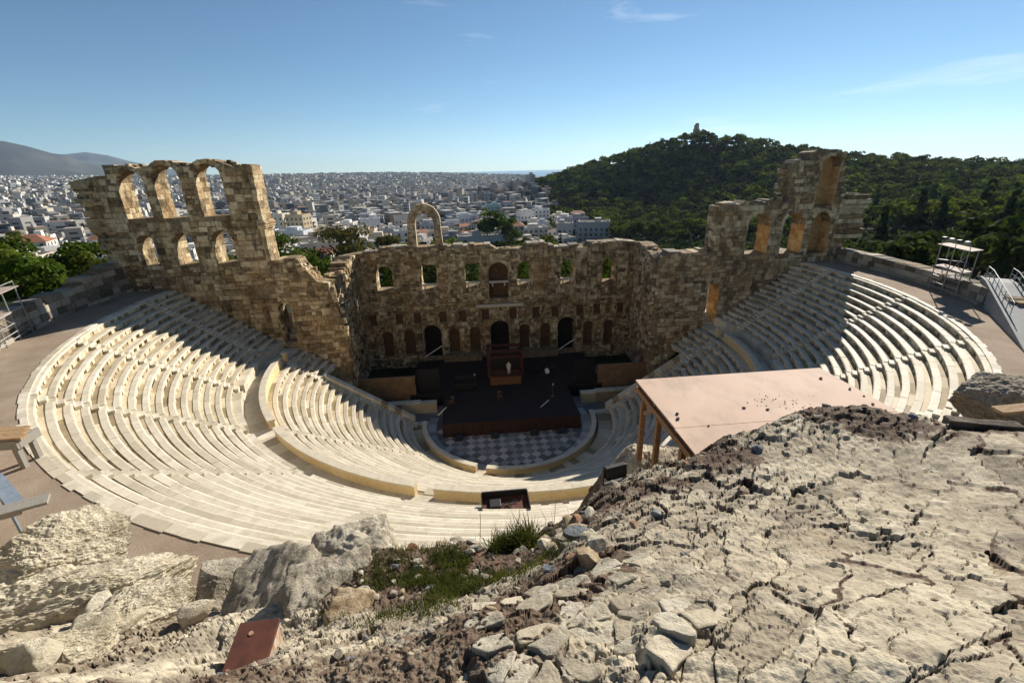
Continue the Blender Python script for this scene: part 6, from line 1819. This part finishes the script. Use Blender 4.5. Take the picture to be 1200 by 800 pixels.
# olive grove and wooded hill
OL = [tree_proto(100 + q, 3.2, 4.2, 1.8, 10, 420, .55, M['olive']) for q in range(4)]
PN = [tree_proto(120 + q, 5.2, 6.5, 5.0, 11, 330, 1.15, M['pine'], 'flat' if q % 2 else 'round') for q in range(5)]
PN2 = [crown(140 + q, 5.4, 7.5, 9, 190, 1.3, 'flat' if q % 2 else 'round') for q in range(6)]
PN3 = [crown(150 + q, 5.0, 6.5, 6, 60, 2.6) for q in range(4)]
OL2 = [crown(160 + q, 3.2, 4.2, 8, 110, 1.0) for q in range(4)]
rt = np.random.default_rng(8)
cand = []
sp = 5.2
for ix in range(0, 130):
    for iy in range(0, 86):
        x = -20 + ix * sp + rt.uniform(-.45, .45) * sp; y = -30 + iy * sp + rt.uniform(-.45, .45) * sp
        D = math.hypot(x - CX, y - CY); a = math.degrees(math.atan2(x - CX, y - CY))
        if a < -3 or a > 62 or D > 300: continue
        if D < 118 and a < 38: continue
        if math.hypot(x, y) < 49 or D < 60: continue
        if D > 255 and a < 14: continue
        if a < 8 and D > 215: continue
        if D > 285 - 2.2 * max(0, a - 20) and a > 14: continue
        if any(math.hypot(x - u, y - v) < q * .6 + 3 for u, v, q in used): continue
        cand.append((D, x, y, 'o'))
sp = 9.3
for ix in range(0, 80):
    for iy in range(0, 90):
        x = 40 + ix * sp + rt.uniform(-.5, .5) * sp; y = 40 + iy * sp + rt.uniform(-.5, .5) * sp
        D = math.hypot(x - CX, y - CY); a = math.degrees(math.atan2(x - CX, y - CY))
        ridge = float(np.interp(a, [8, 12, 18, 24, 28, 35, 45, 60], [830, 780, 680, 600, 585, 590, 625, 690])) + 14
        if a < 8.7 or a > 62 or D > ridge: continue
        if D < max(205, 285 - 2.4 * max(0, a - 20)): continue
        if D < 330 and a < 17: continue
        if any(math.hypot(x - u, y - v) < q * .6 + 3 for u, v, q in used): continue
        cand.append((D, x, y, 'p'))
cand.sort()
no = npn = 0
massP, massO = [], []
for D, x, y, k in cand:
    g = hz(x, y); sc = rt.uniform(.75, 1.25) * (1.15 if k == 'p' else 1.0)
    if k == 'o' and no < 150:
        plant_tree('olive_tree', OL[no % 4], (x, y, g - .2), sc, 'grey-green olive tree in the grove behind the stage wall', 'olive grove'); no += 1
    elif k == 'p' and npn < 150:
        plant_tree('pine_tree', PN[npn % 5], (x, y, g - .5), sc, 'dark green pine on the lower slope of the wooded hill', 'pines on the lower hillside'); npn += 1
    else: (massO if k == 'o' else massP).append((x, y, g, sc))
def mass(lst, protos, zoff, name, label, mat):
    Vs, Fs, Ts, off = [], [], [], 0
    for x, y, g, sc in lst:
        v, f, t = protos[rt.integers(len(protos))]; a = rt.uniform(0, 6.28); c, s = math.cos(a), math.sin(a)
        w = np.stack([v[:, 0] * c - v[:, 1] * s, v[:, 0] * s + v[:, 1] * c, v[:, 2] + zoff], 1) * sc + np.array([x, y, g])
        Vs.append(w); Fs.append(f + off); off += len(w); Ts.append(np.clip(t * .6 + rt.uniform(-.2, .5), 0, 1))
    if Vs: tag(mobj(name, mesh_np(name, np.concatenate(Vs), np.concatenate(Fs), tone=np.concatenate(Ts), mats=[mat])), label, 'woodland', kind='stuff')
for _ in range(170):
    a = rt.uniform(18, 40); D = float(np.interp(a, [18, 24, 28, 35, 40], [680, 600, 585, 590, 605])) + rt.uniform(-35, 12)
    x, y = CX + D * math.sin(rad(a)), CY + D * math.cos(rad(a)); massP.append((x, y, hz(x, y) - 1.5, rt.uniform(.45, .7)))
mass(massP, PN2, 1.0, 'hillside_woodland', 'dense dark pine wood covering the hill', M['pine2'])
mass(massO, OL2, 1.2, 'olive_thicket', 'mass of olive trees behind the right wing wall', M['olive'])
# shrubs and street trees in the town
lst = []
for _ in range(900):
    a = rad(rt.uniform(-57, 10)); D = 170 + 1500 * rt.random() ** 2; x, y = CX + D * math.sin(a), CY + D * math.cos(a)
    lst.append((x, y, hz(x, y) + 1.0, rt.uniform(.6, 1.3)))
for _ in range(260):
    a = rad(rt.uniform(-14, 13)); D = rt.uniform(150, 520); x, y = CX + D * math.sin(a), CY + D * math.cos(a)
    lst.append((x, y, hz(x, y) + .5, rt.uniform(.5, 1.1)))
mass(lst, PN3, 1.5, 'town_trees', 'scattered street trees between the city houses', M['pine2'])
# cypresses on the skyline of the hill
CYP = tree_proto(180, 2.0, 13, 1.5, 8, 260, 1.3, M['cypress'], 'cone')
for q, (a, D) in enumerate([(9.6, 800), (10.0, 795), (10.5, 790), (12.3, 770), (13.3, 760), (14.4, 745), (15.2, 730), (16.1, 715), (17.3, 695), (19, 670), (21.2, 640), (23.5, 610)]):
    x, y = CX + D * math.sin(rad(a)), CY + D * math.cos(rad(a))
    plant_tree('cypress_tree', CYP, (x, y, hz(x, y)), rt.uniform(.6, 1.15), '%s slim dark cypress from the left on the skyline of the hill' % ['first', 'second', 'third', 'fourth', 'fifth', 'sixth', 'seventh', 'eighth', 'ninth', 'tenth', 'eleventh', 'twelfth'][q], 'cypresses on the hill skyline')
for q, (a, D, s_) in enumerate([(44, 190, 1.2), (46.5, 230, 1.5), (48, 205, 1.3), (50.5, 260, 1.6), (43, 300, 1.4), (52, 215, 1.3), (47, 330, 1.5)]):
    x, y = CX + D * math.sin(rad(a)), CY + D * math.cos(rad(a))
    plant_tree('conifer_tree', CYP, (x, y, hz(x, y)), s_, '%s tall pointed dark conifer from the left on the right part of the hill' % ['second', 'third', 'fifth', 'sixth', 'first', 'seventh', 'fourth'][q], 'pointed conifers at right')
# monument on the hilltop
mx, my = 250.0, 476.0
r = empty('hilltop_monument', (mx, my, 54.0), 'ruined stone monument on top of the wooded hill', 'monument', None, -.5)
M['monument'] = plain('monument_stone', (.34, .28, .22), .9, .2, .3, .3)
MB().box(-4.0, 4.0, -2, 2, -5, 3.5).build('base', M['monument'], r)
MB().box(-3.3, 3.3, -1.7, 1.7, 3.5, 8.6).build('lower_storey', M['monument'], r)
mb = MB(); mb.box(-2.6, 2.4, -1.5, 1.5, 8.6, 12.6); mb.box(-1.6, 2.0, -1.4, 1.4, 12.6, 14.2); mb.build('broken_top', M['monument'], r)
MB().box(-.8, .8, -1.75, -1.5, 5, 8).build('niche', M['core'], r)

# ------------------------------------------------------------------ haze
t = NT('haze_air'); t.t.nodes.remove(t.b)
pv = t.n('ShaderNodeVolumePrincipled'); pv.inputs['Color'].default_value = (.60, .78, 1.0, 1); pv.inputs['Density'].default_value = 3.5e-5; pv.inputs['Anisotropy'].default_value = .25
t.l(pv.outputs[0], t.out.inputs['Volume'])
M['haze'] = t.m
mb = MB(); mb.box(-17500, 17500, -400, 20000, -130, 760)
tag(mb.build('haze', M['haze']), 'thin pale haze over the city', 'haze', kind='stuff')
